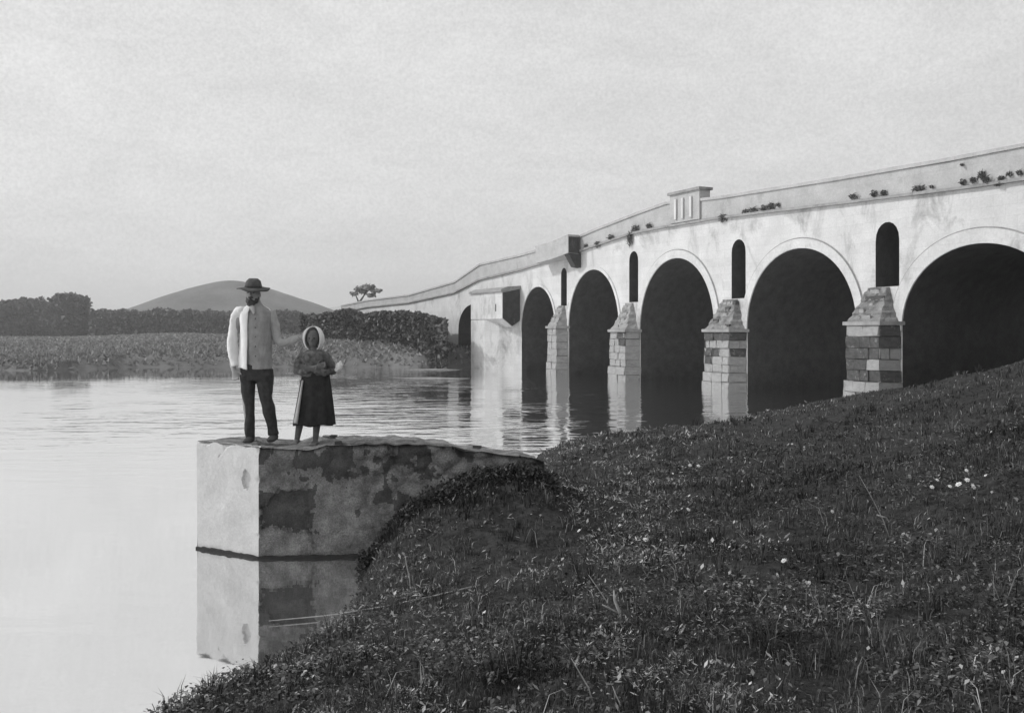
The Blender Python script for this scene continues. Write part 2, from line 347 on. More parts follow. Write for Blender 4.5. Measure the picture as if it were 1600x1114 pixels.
def curve_solid(name, loops, depth, y0, parent, mats, matfn=None):
    """filled 2D outlines with holes in the x-z plane, extruded from y0 to y0+depth"""
    cu = bpy.data.curves.new(name, 'CURVE'); cu.dimensions = '2D'; cu.fill_mode = 'BOTH'; cu.extrude = depth/2
    for L in loops:
        s = cu.splines.new('POLY'); s.points.add(len(L)-1); s.use_cyclic_u = True
        for i, p in enumerate(L): s.points[i].co = (p[0], p[1], 0, 1)
    tmp = bpy.data.objects.new('tmp', cu); COL.objects.link(tmp)
    dg = bpy.context.evaluated_depsgraph_get(); me = bpy.data.meshes.new_from_object(tmp.evaluated_get(dg))
    bpy.data.objects.remove(tmp)
    me.transform(Matrix.Rotation(math.radians(90), 4, 'X')); me.transform(Matrix.Translation((0, y0+depth/2, 0)))
    me.name = name; me.materials.clear()
    for m in mats: me.materials.append(m)
    if matfn:
        for p in me.polygons: p.material_index = matfn(p)
    return link(bpy.data.objects.new(name, me), parent)
# body outline: one closed contour going over every arch from below
x_end0, x_end1 = by(93), by(-20)
outer = [(x_end0, -1.0)]
for (xl, xr, zt) in ARCH:
    outer += arch_pts(xl, xr, zt)
outer += [(x_end1, -1.0)]
xs = [x_end1] + [by(a) for a, b in STR if -20 < a < 93] + [x_end0]
for x in sorted(xs, reverse=True): outer.append((x, zi(STR, x)))
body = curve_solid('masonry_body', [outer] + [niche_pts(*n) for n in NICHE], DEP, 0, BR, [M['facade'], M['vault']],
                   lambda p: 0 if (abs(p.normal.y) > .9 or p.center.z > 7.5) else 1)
# string course, parapets, coping, roadway
def strip(name, tab0, tab1, y0, y1, mat, xa, xb, o0=0, o1=0, extra=()):
    xs = sorted(set([xa, xb] + [by(a) for a, b in TOP+STR if xa < by(a) < xb] + [xa+(xb-xa)*i/60 for i in range(61)]))
    bm = bmesh.new(); prev = None
    for x in xs:
        w = random.uniform(-.012, .012)
        a, b = zi(tab0, x)+o0, zi(tab1, x)+o1+w
        cur = [bm.verts.new(c) for c in ((x, y0, a), (x, y1, a), (x, y1, b), (x, y0, b))]
        if prev:
            for k in range(4): bm.faces.new((prev[k], cur[k], cur[(k+1) % 4], prev[(k+1) % 4]))
        else: bm.faces.new(cur[::-1])
        prev = cur
    bm.faces.new(prev); bmesh.ops.recalc_face_normals(bm, faces=bm.faces[:])
    return bm_obj(name, bm, mat, BR)
strip('string_course', STR, STR, -.14, .30, M['string'], x_end0, x_end1, .002, .10)
strip('parapet', STR, TOP, -.03, .34, M['parapet'], x_end0, x_end1, .102, -.12)
strip('coping', TOP, TOP, -.09, .40, M['parapet'], x_end0, x_end1, -.118, 0)
strip('parapet', STR, TOP, DEP-.34, DEP+.03, M['parapet'], x_end0, x_end1, .002, -.12)
strip('coping', TOP, TOP, DEP-.40, DEP+.09, M['parapet'], x_end0, x_end1, -.118, 0)
strip('roadway', STR, STR, .302, DEP-.342, M['road'], x_end0, x_end1, .002, .08)
# arch rings, proud of the face, with an outer fillet coloured dark as their shadow line
for i, (xl, xr, zt) in enumerate(ARCH):
    if i == 0: continue
    w = .17 if i < 3 else .36 if i < 5 else .46
    zs0 = 2.62
    def ring(a, b, y0, y1, mat, name):
        A = [p for p in arch_pts(xl, xr, zt, 40, a)[1:-1] if p[1] >= zs0-.3]; B = arch_pts(xl, xr, zt, 40, b)[1:-1][::-1]
        B = [p for p in B if p[1] >= zs0-.3]
        n = min(len(A), len(B)); A = arch_pts(xl, xr, zt, 40, a)[1:-1]; B = arch_pts(xl, xr, zt, 40, b)[1:-1]
        bm = bmesh.new(); prev = None
        for p, q in zip(A, B):
            cur = [bm.verts.new(c) for c in ((p[0], y0, p[1]), (q[0], y0, q[1]), (q[0], y1, q[1]), (p[0], y1, p[1]))]
            if prev:
                for k in range(4): bm.faces.new((prev[k], cur[k], cur[(k+1) % 4], prev[(k+1) % 4]))
            else: bm.faces.new(cur)
            prev = cur
        bm.faces.new(prev[::-1]); bmesh.ops.recalc_face_normals(bm, faces=bm.faces[:])
        return bm_obj(name, bm, mat, BR)
    ring(.004, w, -.05, .10, M['facade'], 'arch_ring')
    if i >= 3: ring(w+.004, w+.05, -.012, .10, M['string'], 'ring_shade_line')

# unit stones
def stone_mesh(seed):
    r = random.Random(seed); bm = bmesh.new(); bmesh.ops.create_cube(bm, size=1)
    bmesh.ops.bevel(bm, geom=bm.edges[:], offset=.045, segments=1, affect='EDGES')
    for v in bm.verts: v.co += Vector((r.uniform(-.05,.05), r.uniform(-.10,.10), r.uniform(-.05,.05)))
    me = bpy.data.meshes.new('stone'); bm.to_mesh(me); bm.free(); return me
STONES = {k: [stone_mesh(s) for s in range(6)] for k in ('pier_dark', 'pier_light')}
for k in STONES:
    for me in STONES[k]: me.materials.append(M[k])
def stone(kind, cx, cy, cz, sx, sy, sz, rz, parent):
    o = bpy.data.objects.new('stone', random.choice(STONES[kind])); o.location = (cx, cy, cz); o.scale = (sx, sy, sz)
    o.rotation_euler = (random.uniform(-.02,.02), random.uniform(-.02,.02), rz+random.uniform(-.02,.02)); return link(o, parent)
def course(poly, z0, z1, size, kind, parent, rnd):
    """a row of stones along an open plan line"""
    for (ax, ay), (bx, by_) in zip(poly[:-1], poly[1:]):
        L = math.hypot(bx-ax, by_-ay); n = max(1, round(L/size)); cuts = [0]
        for i in range(1, n): cuts.append((i+rnd.uniform(-.22,.22))/n)
        cuts.append(1); ang = math.atan2(by_-ay, bx-ax)
        for c0, c1 in zip(cuts[:-1], cuts[1:]):
            m = (c0+c1)/2; k = kind if not isinstance(kind, float) else ('pier_light' if rnd.random() < kind else 'pier_dark')
            nxx, nyy = -math.sin(ang), math.cos(ang); inset = .13+rnd.uniform(-.025,.025)
            stone(k, ax+(bx-ax)*m+nxx*inset, ay+(by_-ay)*m+nyy*inset, (z0+z1)/2, L*(c1-c0)-.008, .30, (z1-z0)-.008, ang, parent)
PIERS = [(bu(868), bu(889), .55, 2.62, 3.75, 1.0), (bu(968), bu(1001), .6, 2.42, 3.72, .85), (bu(1117), bu(1168), .6, 2.42, 3.66, .45), (bu(1340), bu(1410), .6, 2.66, 3.84, .12), (by(26.97), by(25.1), .6, 2.7, 3.8, .2)]
for pi, (xl, xr, p, zi_, zc, lf) in enumerate(PIERS):
    rnd = random.Random(70+pi); far_a, far_b, nr_a, nr_b = xl-.04, xl+.06, xr-.42, xr-.06
    plan = [(far_a, 0), (far_b, -p), (nr_a, -p), (nr_b, 0)]
    core = [(far_a+.1, .0), (far_b+.1, -p+.1), (nr_a-.08, -p+.1), (nr_b-.1, 0)]
    bm = bmesh.new(); prism_bm(bm, core[::-1], -.9, zi_-.002); bmesh.ops.recalc_face_normals(bm, faces=bm.faces[:])
    pier = bm_obj('pier', bm, M['mortar'], BR)
    sz = .52 if pi >= 2 else .6
    z = -.12; k = 0
    foot = .62
    zz = [-.14, .24, foot]
    for z0, z1 in zip(zz[:-1], zz[1:]):                           # pale footing courses
        pl = [(x-(.05 if x < (xl+xr)/2 else -.05), y-.06 if y < 0 else y) for x, y in plan]
        course(pl, z0, z1, sz*1.2, 'pier_light', pier, rnd)
    nc = 5; hh = (zi_-.12-foot)/nc
    for c in range(nc): course(plan, foot+c*hh, foot+(c+1)*hh, sz*rnd.uniform(.85, 1.2), lf, pier, rnd)
    # impost slab
    bm = bmesh.new(); o = .09
    prism_bm(bm, [(far_a-o, -.002), (far_b-o, -p-o), (nr_a+o, -p-o), (nr_b+o+.08, -.002)], zi_-.115, zi_+.01)
    bmesh.ops.recalc_face_normals(bm, faces=bm.faces[:])
    bm_obj('impost', bm, M['string'], BR)
    # stepped cap
    nsteps = 5 if pi >= 2 else 4; cx = (xl+xr)/2
    tw = .46 if pi >= 2 else .3
    cap = None
    base_poly = [(far_a+.02, 0), (far_b, -p+.0), (nr_a, -p+.0), (nr_b-.02, 0)]
    apex = [(cx-tw*.95, .02), (cx-tw*.9, -.10), (cx+tw*.9, -.10), (cx+tw*.95, .02)]
    vs = []; fs = []; ncol = 10; nrow = 16; h0 = zi_+.012
    for j in range(nrow+1):
        f = j/nrow; ff = f**.85
        for k3 in range(3):
            for i in range(ncol+(k3 == 2)):
                g = i/ncol; A0 = Vector(base_poly[k3]).lerp(Vector(apex[k3]), ff); A1 = Vector(base_poly[k3+1]).lerp(Vector(apex[k3+1]), ff); q = A0.lerp(A1, g)
                w_ = rnd.uniform(-.035, .035) if 0 < j < nrow+1 else 0
                st = .05*math.sin(f*nsteps*2*math.pi)
                vs.append((q.x+w_, min(.01, q.y+w_-st*.6) if q.y < -.02 else 0, h0+(zc-h0)*f + rnd.uniform(-.02, .02)*(1 if j == nrow else 0)))
    W_ = 3*ncol+1
    for j in range(nrow):
        for i in range(W_-1): a_ = j*W_+i; fs.append((a_, a_+1, a_+W_+1, a_+W_))
    fs.append(tuple(nrow*W_+i for i in range(W_)))
    cap = mesh_obj('pier_cap', vs, fs, M['cap'] if pi >= 2 else M['pier_light'], BR)
    for s_ in range(nsteps):
        f = (s_+.4)/nsteps
        lerp = lambda a_, b_: a_+(b_-a_)*f**.85
        for q_ in range(rnd.randint(1, 3)):
            g = rnd.uniform(.1, .9); xx = lerp(far_b, cx-tw)*(1-g)+lerp(nr_a, cx+tw)*g
            stone('pier_light' if pi < 2 or rnd.random() < .6 else 'pier_dark', xx, -lerp(p, .1)+.09, h0+(zc-h0)*f, rnd.uniform(.2, .42), .26, rnd.uniform(.12, .22), 0, cap)

# buttress tower at the far bank, its corbelled upper chamber, balcony, raised parapet panels
def poly_part(name, poly, z0, z1, mat):
    bm = bmesh.new(); prism_bm(bm, poly, z0, z1); bmesh.ops.recalc_face_normals(bm, faces=bm.faces[:])
    bmesh.ops.bevel(bm, geom=[e for e in bm.edges], offset=.02, segments=1, affect='EDGES')
    return bm_obj(name, bm, mat, BR)
xa, xb = bu(762), bu(814)
pt = 1.2; fx = xb-2.7
poly_part('buttress_tower', [(xa, .0), (xa, -pt), (fx, -pt), (xb, .0)], -.8, 3.05, M['facade'])
ux = xb-.12                                                          # upper chamber, square ended, lower edge cut back as a corbel
def side_prism(name, prof, x0, x1, mat):
    bm = bmesh.new(); a = [bm.verts.new((x0, -q, z)) for q, z in prof]; b = [bm.verts.new((x1, -q, z)) for q, z in prof]
    n = len(prof); bm.faces.new(a); bm.faces.new(b[::-1])
    for i in range(n): bm.faces.new((a[i], b[i], b[(i+1) % n], a[(i+1) % n]))
    bmesh.ops.recalc_face_normals(bm, faces=bm.faces[:]); return bm_obj(name, bm, mat, BR)
side_prism('tower_chamber', [(.004, 2.95), (.55, 2.6), (1.2, 3.1), (1.2, 4.72), (.004, 4.95)], xa+.01, ux, M['facade'])
side_prism('end_shade_sheet', [(.03, 2.98), (.55, 2.66), (1.17, 3.13), (1.17, 4.66), (.03, 4.9)], ux+.002, ux+.03, M['end_shade'])  # dark sheet standing in for shade on the chamber end
side_prism('tower_coping', [(.003, 4.952), (1.32, 4.722), (1.32, 4.86), (.9, 5.02), (.003, 5.09)], xa-.08, ux+.1, M['string'])
side_prism('slit_window', [(1.19, 3.55), (1.204, 3.55), (1.204, 4.0), (1.19, 4.0)], ux-1.0, ux-.86, M['dark_hole'])
b0, b1 = bu(856), bu(908)
zb = lambda x: zi(TOP, x)
def balcony():
    bm = bmesh.new(); rows = []
    def sec(x, prof):
        t = zb(x); return [bm.verts.new((x, -q, t+z)) for q, z in prof]
    prof = [(.145, -1.02), (.8, -.98), (.8, -.005), (.145, -.005)]
    for x in (b0, (b0+b1)/2, b1): rows.append(sec(x, prof))
    for r0, r1 in zip(rows[:-1], rows[1:]):
        for k in range(4): bm.faces.new((r0[k], r1[k], r1[(k+1) % 4], r0[(k+1) % 4]))
    bm.faces.new(rows[0]); bm.faces.new(rows[-1][::-1]); bmesh.ops.recalc_face_normals(bm, faces=bm.faces[:])
    bal = bm_obj('balcony', bm, M['parapet'], BR)
    bm = bmesh.new(); t = zb(b1)                                     # console carrying the near end
    a = [bm.verts.new((b1-.5, -q, z)) for q, z in ((.0, t-1.75), (.35, t-1.7), (.76, t-1.03), (.0, t-1.03))]
    b = [bm.verts.new((b1-.01, -q, z)) for q, z in ((.0, t-1.75), (.35, t-1.7), (.76, t-1.03), (.0, t-1.03))]
    bm.faces.new(a); bm.faces.new(b[::-1])
    for i in range(4): bm.faces.new((a[i], b[i], b[(i+1) % 4], a[(i+1) % 4]))
    bmesh.ops.recalc_face_normals(bm, faces=bm.faces[:]); bm_obj('console', bm, M['end_shade'], bal)
    # thin dark sheet on the near end, its shade put into the colour
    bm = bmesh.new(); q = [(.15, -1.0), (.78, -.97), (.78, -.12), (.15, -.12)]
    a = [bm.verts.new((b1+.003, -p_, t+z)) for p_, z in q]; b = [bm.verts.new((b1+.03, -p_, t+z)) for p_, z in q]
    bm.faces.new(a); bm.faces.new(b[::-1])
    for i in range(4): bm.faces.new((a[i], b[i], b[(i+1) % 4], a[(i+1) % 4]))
    bmesh.ops.recalc_face_normals(bm, faces=bm.faces[:]); bm_obj('end_shade_sheet', bm, M['end_shade'], bal)
balcony()
def panel(u0, u1, z0, z1, y0=-.12, y1=.46, pil=True, name='crest_panel'):
    xa_, xb_ = bu(u0), bu(u1)
    bm = bmesh.new(); box_bm(bm, xa_, xb_, y0, y1, z0, z1-.12); bm_obj(name, bm, M['parapet'], BR)
    bm = bmesh.new(); box_bm(bm, xa_-.09, xb_+.09, y0-.09, y1+.09, z1-.118, z1); bm_obj('panel_coping', bm, M['string'], BR)
    if pil:
        for f in (.22, .46, .74):
            x = xa_+(xb_-xa_)*f; bm = bmesh.new(); box_bm(bm, x-.07, x+.07, y0-.075, y0-.002, z0+.15, z1-.35); bm_obj('pilaster', bm, M['trim'], BR)
panel(1050, 1096, 7.25, 8.66)
panel(812, 846, 6.6, 7.33, DEP-.5, DEP+.1, False, 'far_side_panel')

# plants rooted in the string course and parapet joints
def leaf_cloud(n, rad, size, seed, flat=.35):
    r = np.random.default_rng(seed); c = r.normal(size=(n, 3)); c /= np.linalg.norm(c, axis=1)[:, None]
    c *= (r.random((n, 1))**.45)*np.array(rad); a = r.normal(size=(n, 3)); a /= np.linalg.norm(a, axis=1)[:, None]
    b = np.cross(a, r.normal(size=(n, 3))); b /= np.linalg.norm(b, axis=1)[:, None]
    s = size*(.6+.8*r.random((n, 1)))
    V = np.stack([c-a*s, c-b*s*flat*1.2, c+a*s, c+b*s*flat*1.2], 1).reshape(-1, 3); return V, np.arange(4*n).reshape(n, 4)
TUFT = []
for s in range(4):
    V, F = leaf_cloud(70, (1.1, .7, .8), .42, 100+s, .22); o = np_mesh('wall_plant', V, F, M['tree']); TUFT.append(o.data); bpy.data.objects.remove(o)
PL = [(1131, 341, 9, 5, 'dark clump hanging on the string course just right of the raised crest panel'),
 (1168, 331, 5, 3, 'leftmost tuft of the ragged row over the second window niche from right'),
 (1181, 328, 8, 4, 'second tuft of the ragged row right of the crest panel'),
 (1196, 325.5, 7, 4, 'middle tuft of the ragged row between crest panel and fourth arch crown'),
 (1207, 323, 6, 5, 'fourth and tallest tuft of the ragged row right of the crest panel'),
 (1219, 321, 3, 3, 'last tiny tuft ending the ragged row right of the crest panel'),
 (1337, 307, 6.5, 4, 'lone tuft on the parapet over the right half of the big fourth arch'),
 (1368, 303, 5, 4.5, 'left one of two close tufts above the nearest window niche'),
 (1383, 302.5, 5, 4.5, 'right one of two close tufts above the nearest window niche'),
 (1440, 295, 9, 4, 'broad flat tuft on the parapet right of the nearest window niche'),
 (1459, 292, 2.5, 2.5, 'tiny speck of a plant just right of the broad flat tuft'),
 (1507, 285, 4.5, 4, 'left one of two round tufts over the nearest arch'),
 (1523, 282, 4.5, 4, 'right one of two round tufts over the nearest arch'),
 (1538, 275, 5, 6, 'upper part of the tall leaning plant over the crown of the nearest arch'),
 (1546, 282, 6, 6.5, 'lower part of the tall leaning plant over the crown of the nearest arch'),
 (1562, 288, 7, 3, 'low creeping plant on the string course below the tall leaning one'),
 (1567, 280, 5, 4, 'pale thin tuft right of the tall leaning plant'),
 (1581, 273, 3.5, 3.5, 'small dark round tuft second from the right edge'),
 (1597, 270, 4, 4, 'small dark tuft at the right edge of the picture on the parapet'),
 (1506, 258, 2, 2, 'tiny plant high on the parapet near the coping over the nearest arch'),
 (986, 373, 6, 9, 'drooping tuft hanging below the string course over the third window niche'),
 (996, 358.5, 8, 5, 'largest tuft left of the crest panel above the third window niche'),
 (1017, 353, 5.5, 4, 'tuft nearest to the crest panel on its left side'),
 (956, 371, 7, 3.5, 'flat tuft midway between balcony and third window niche'),
 (935, 382, 7, 4, 'round tuft second to the right of the dark balcony end'),
 (918, 385, 3.5, 3, 'small tuft right beside the dark balcony end')]
Bm = Matrix.Translation((28.8, 0, 0)) @ Matrix.Rotation(math.atan2(-.899, .438), 4, 'Z')
for i, (u, v, hw, hh, lab) in enumerate(PL):
    Y = 43200/(u-69); o = bpy.data.objects.new('wall_plant', TUFT[i % 4])
    o.location = Bm @ Vector((bu(u), -.10, EYE+(518-v)/1500*Y)); o.rotation_euler = (0, 0, math.atan2(-.899, .438))
    k = Y/1500; o.scale = (hw*k*1.35, .14, hh*k*1.55); link(o); tag(o, lab, 'plant', 'plants growing out of the bridge wall')

# ------------------------------------------------------------------ groyne: short masonry wall running out from the bank
def groyne():
    root = empty('river_wall', (-2.6, 9.85, 0)); tag(root, 'short old masonry wall jutting from the bank into the water under the two people', 'wall')
    Ox, Oy = -2.6, 9.85
    A = Vector((-.78, .46)); ZT = 1.15
    # rendered end face, subdivided with chipped top edge
    def face_grid(p0, p1, nx_, nz_, ztop, disp, name, mat, z0=-.6, hole=None):
        d = (p1-p0); nrm = Vector((d.y, -d.x)).normalized(); vs = []; fs = []
        for j in range(nz_+1):
            for i in range(nx_+1):
                f = i/nx_; p = p0+d*f; zt = ztop(f); z = z0+(zt-z0)*j/nz_
                dd = disp(f, z, i, j, zt); q = p+nrm*dd; q = q + Vector((.35, 1.15)).normalized()*max(0, nz(z*1.0, 3.0, 6, 4, 88)+.03)*.16*math.exp(-(p.length/.030)); vs.append((q.x, q.y, z))
        for j in range(nz_):
            for i in range(nx_): a = j*(nx_+1)+i; fs.append((a, a+1, a+nx_+2, a+nx_+1))
        o = mesh_obj(name, vs, fs, mat, root, smooth=False); return o
    nz = lambda x, z, sc, o_, sd: float(fbm(np.array(x), np.array(z), sc, o_, sd))
    def disp_end(f, z, i, j, zt):
        x = f*.9; chip = max(0, nz(x, z, 7, 4, 31)+.02+ .42*math.exp(-(zt-z)/.05)-.22)*.16 if zt-z < .25 else 0
        hole = .03 if ((x-.72)/.06)**2+((z-.80)/.10)**2 < 1+nz(x, z, 20, 2, 5) else 0
        return nz(x, z, 3, 4, 8)*.025*min(1, (1-f)*12+.0) - chip - hole
    face_grid(A.copy(), Vector((0, 0)), 90, 150, lambda f: ZT+.01-.01*f, disp_end, 'rendered_end', M['render'])
    def patch(x, z):
        d_ = min(x-.05, .56-x, z-.30-.15*max(0, .25-x), .68-.75*max(0, .24-x)+nz(x, z, 6, 2, 61)*.10-z) + nz(x, z, 9, 4, 62)*.22
        return min(1, max(0, d_/.03+.5))
    rubble_top = lambda f: ZT-.01 + nz(f*3, 0, 4, 4, 17)*.10*min(1, f*12) - .34*max(0, f-.55)
    def disp_side(f, z, i, j, zt):
        x = f*3.4
        # rubble: cells
        best = 9; 
        gx_, gz_ = x/.20, z/.13
        for a in range(-1, 2):
            for b in range(-1, 2):
                cx, cz = math.floor(gx_)+a, math.floor(gz_)+b; h = math.sin(cx*127.1+cz*311.7)*43758.5; h -= math.floor(h); h2 = (h*917.3) % 1
                dx, dz = gx_-cx-h, gz_-cz-h2; best = min(best, dx*dx+dz*dz)
        rough = min(1, max(.15, (f*3.4-.35)*.9))
        upper = 1.0 if zt-z < .35 else .5
        rec = .035*patch(x, z)
        edge = 0 if x > .02 else 1
        return (-.05*min(1, best)*rough*upper*2.4 + nz(x, z, 5, 4, 44)*.07*rough - rec - .05*math.exp(-(zt-z)/.03))*(1-edge)
    rf = face_grid(Vector((0, 0)), Vector((2.95, .22)), 260, 110, rubble_top, disp_side, 'rubble_face', [M['rubble'], M['dark_rubble']])
    for pl in rf.data.polygons:
        c = pl.center
        up = 1.14-c.z; q_ = nz(c.x*1.6, c.z*1.6, 3, 4, 71)
        if patch(c.x, c.z) > .6 or (q_ > .02+max(0, up-.16)*.9+(.12 if c.x < .12 else 0) and up < .42) or q_ > .21: pl.material_index = 1
    # top and back
    vs = []; fs = []; n = 60; m = 14
    for i in range(n+1):
        f = i/n; front = Vector((0,0)).lerp(Vector((2.95,.22)), f); back = Vector((-.35, 1.15)).lerp(Vector((2.75, 1.0)), f)
        for j in range(m+1):
            g = j/m; p = front.lerp(back, g); zt = rubble_top(f)-.004; zz = zt + (nz(p.x*2, p.y*2, 3, 4, 52)*.09-.0)*min(1, g*6) - .02*g
            vs.append((p.x, p.y, zz))
    for i in range(n):
        for j in range(m): a = i*(m+1)+j; fs.append((a, a+m+1, a+m+2, a+1))
    o0 = len(vs)                                                    # wedge over the end face
    for i in range(13):
        f = i/12; p = A.lerp(Vector((0,0)), f)
        for j in range(m+1):
            g = j/m; q = p.lerp(Vector((-.35, 1.15)), g); vs.append((q.x, q.y, ZT+.008-.01*f-.018*g+nz(q.x*3, q.y*3, 3, 3, 52)*.03*min(1, g*5)*min(1,(1-g)*4)))
    for i in range(12):
        for j in range(m): a = o0+i*(m+1)+j; fs.append((a, a+m+1, a+m+2, a+1))
    b0_ = len(vs)
    bk = [A, Vector((-.35, 1.15)), Vector((2.75, 1.0)), Vector((2.95, .22))]
    for q, z in zip(bk, (1.145, 1.12, .93, .93)): vs += [(q.x, q.y, -.6), (q.x, q.y, z)]
    for i in range(3): a = b0_+2*i; fs.append((a, a+1, a+3, a+2))
    mesh_obj('wall_top', vs, fs, M['rubble'], root)
    # loose stones lying along the worn top
    for k in range(7):
        f = random.uniform(.0, .95); g = random.uniform(.05, .85); p = Vector((0,0)).lerp(Vector((2.95,.22)), f); b = Vector((-.35,1.15)).lerp(Vector((2.75,1.0)), f); q = p.lerp(b, g)
        if -.45 < q.x < .55 and q.y > .3: continue
        s = random.uniform(.04, .08); o = bpy.data.objects.new('cap_stone', random.choice(STONES['pier_dark' if random.random() < .7 else 'pier_light']))
        o.location = (q.x, q.y, rubble_top(f)+s*.1); o.scale = (s*1.5, s, s*.55); o.rotation_euler = (random.uniform(-.2,.2), random.uniform(-.2,.2), random.uniform(0,3)); link(o, root)
    # algae line along the water
    vs = []; fs = []
    pts = [A+Vector((-.012,-.018)), Vector((-.004,-.02)), Vector((1.3,.07))]
    k = 0
    for a, b in zip(pts[:-1], pts[1:]):
        for i in range(41):
            q = a.lerp(b, i/40); h = .028+.03*nz(q.x*8, 0, 2, 3, 3)
            vs += [(q.x, q.y, -.1), (q.x, q.y, h), (q.x*.995, q.y+.03, h+.004)]
            if i: c = len(vs)-6; fs += [(c, c+3, c+4, c+1), (c+1, c+4, c+5, c+2)]
    mesh_obj('algae_line', vs, fs, M['dark_hole'], root)
groyne()

# ------------------------------------------------------------------ people
def ring_pts(c, axis, rx, ry, n, up):
    axis = axis.normalized(); s = axis.cross(up); s = s.normalized() if s.length > 1e-4 else Vector((1, 0, 0)); t = s.cross(axis).normalized()
    return [c + s*math.cos(2*math.pi*i/n)*rx + t*math.sin(2*math.pi*i/n)*ry for i in range(n)]
def loft(bm, rings, n=20, up=Vector((0, 1, 0)), caps=True):
    """rings: (x,y,z, r_side, r_depth); side = image left-right for upright limbs"""
    P = [Vector(r[:3]) for r in rings]; R = []
    for i, r in enumerate(rings):
        ax = (P[min(i+1, len(P)-1)]-P[max(i-1, 0)]); R.append([bm.verts.new(q) for q in ring_pts(P[i], ax, r[3], r[4] if len(r) > 4 else r[3], n, up)])
    for a, b in zip(R[:-1], R[1:]):
        for i in range(n): bm.faces.new((a[i], a[(i+1) % n], b[(i+1) % n], b[i]))
    if caps: bm.faces.new(R[0][::-1]); bm.faces.new(R[-1])
def ball(bm, c, r, seg=16):
    g = bmesh.ops.create_uvsphere(bm, u_segments=seg, v_segments=seg//2+2, radius=1)
    for v in g['verts']: v.co = Vector(c)+Vector((v.co.x*r[0], v.co.y*r[1], v.co.z*r[2]))
def fused(name, bm, mat, parent, voxel, smooth=4, noise=None):
    bmesh.ops.recalc_face_normals(bm, faces=bm.faces[:])
    me = bpy.data.meshes.new('t'); bm.to_mesh(me); bm.free(); t = bpy.data.objects.new('t', me); COL.objects.link(t)
    m = t.modifiers.new('r', 'REMESH'); m.mode = 'VOXEL'; m.voxel_size = voxel
    s = t.modifiers.new('s', 'SMOOTH'); s.factor = .5; s.iterations = smooth
    dg = bpy.context.evaluated_depsgraph_get(); me2 = bpy.data.meshes.new_from_object(t.evaluated_get(dg)); bpy.data.objects.remove(t)
    if noise:
        n = len(me2.vertices); co = np.empty(n*3); no = np.empty(n*3); me2.vertices.foreach_get('co', co); me2.vertex_normals.foreach_get('vector', no)
        co = co.reshape(-1, 3); no = no.reshape(-1, 3); amp, sx, sz = noise
        d = fbm(co[:, 0]*sx+co[:, 1]*sx*.8+50, co[:, 2]*sz+50, 1, 3, 9)*amp; co = co+no*d[:, None]; me2.vertices.foreach_set('co', co.ravel())
    me2.name = name; me2.materials.clear(); me2.materials.append(mat); me2.polygons.foreach_set('use_smooth', [True]*len(me2.polygons)); me2.update()
    return link(bpy.data.objects.new(name, me2), parent)
def hand(bm, c, dirv, side, scale=1.0, curl=.5, palm_n=Vector((0, -1, 0))):
    """palm + four fingers + thumb; dirv wrist->fingers, side = towards thumb"""
    d = Vector(dirv).normalized(); s = Vector(side); s = (s-d*s.dot(d)).normalized(); n = d.cross(s).normalized()
    if n.dot(palm_n) < 0: n = -n
    c = Vector(c); k = scale
    loft(bm, [tuple(c)+(.026*k, .018*k), tuple(c+d*.035*k)+(.036*k, .017*k), tuple(c+d*.085*k)+(.040*k, .014*k)], 12, up=n)
    for i, (o, L) in enumerate(((.03, .070), (.010, .080), (-.011, .074), (-.031, .058))):
        p = c+d*.078*k+s*o*k; q = p+(d*(1-curl*.35)+n*curl*.5).normalized()*L*.5*k; r = q+(d*(1-curl)+n*curl*1.1).normalized()*L*.5*k
        loft(bm, [tuple(p)+(.0095*k,), tuple(q)+(.0088*k,), tuple(r)+(.007*k,)], 8, up=Vector((.1, .3, .9)))
    p = c+d*.02*k+s*.028*k; q = p+(d*.6+s*.75+n*.25).normalized()*.045*k; r = q+(d*.9+s*.2+n*.3).normalized()*.032*k
    loft(bm, [tuple(p)+(.013*k,), tuple(q)+(.0105*k,), tuple(r)+(.008*k,)], 8, up=Vector((.1, .3, .9)))
M['skin'] = cloth_mat('weathered_skin', .28, .36, 20); M['skin_dark'] = cloth_mat('tanned_skin', .12, .16, 20)
M['hair'] = cloth_mat('dark_hair', .05, .09, 60); M['eye'] = cloth_mat('eye', .03, .04, 10)
M['white_cloth'] = cloth_mat('white_linen', .66, .76, 9); M['grey_cloth'] = cloth_mat('grey_shirt', .24, .34, 12)
M['mid_cloth'] = cloth_mat('shaded_sleeve', .30, .42, 12); M['dark_cloth'] = cloth_mat('dark_wool', .035, .065, 16); M['felt'] = cloth_mat('hat_felt', .07, .11, 20)
M['skirt'] = cloth_mat('dark_skirt', .02, .045, 10); M['tunic'] = cloth_mat('patterned_tunic', .04, .17, 22); M['apron'] = cloth_mat('pale_stripe', .25, .36, 15)
M['shoe'] = cloth_mat('leather', .04, .07, 20)

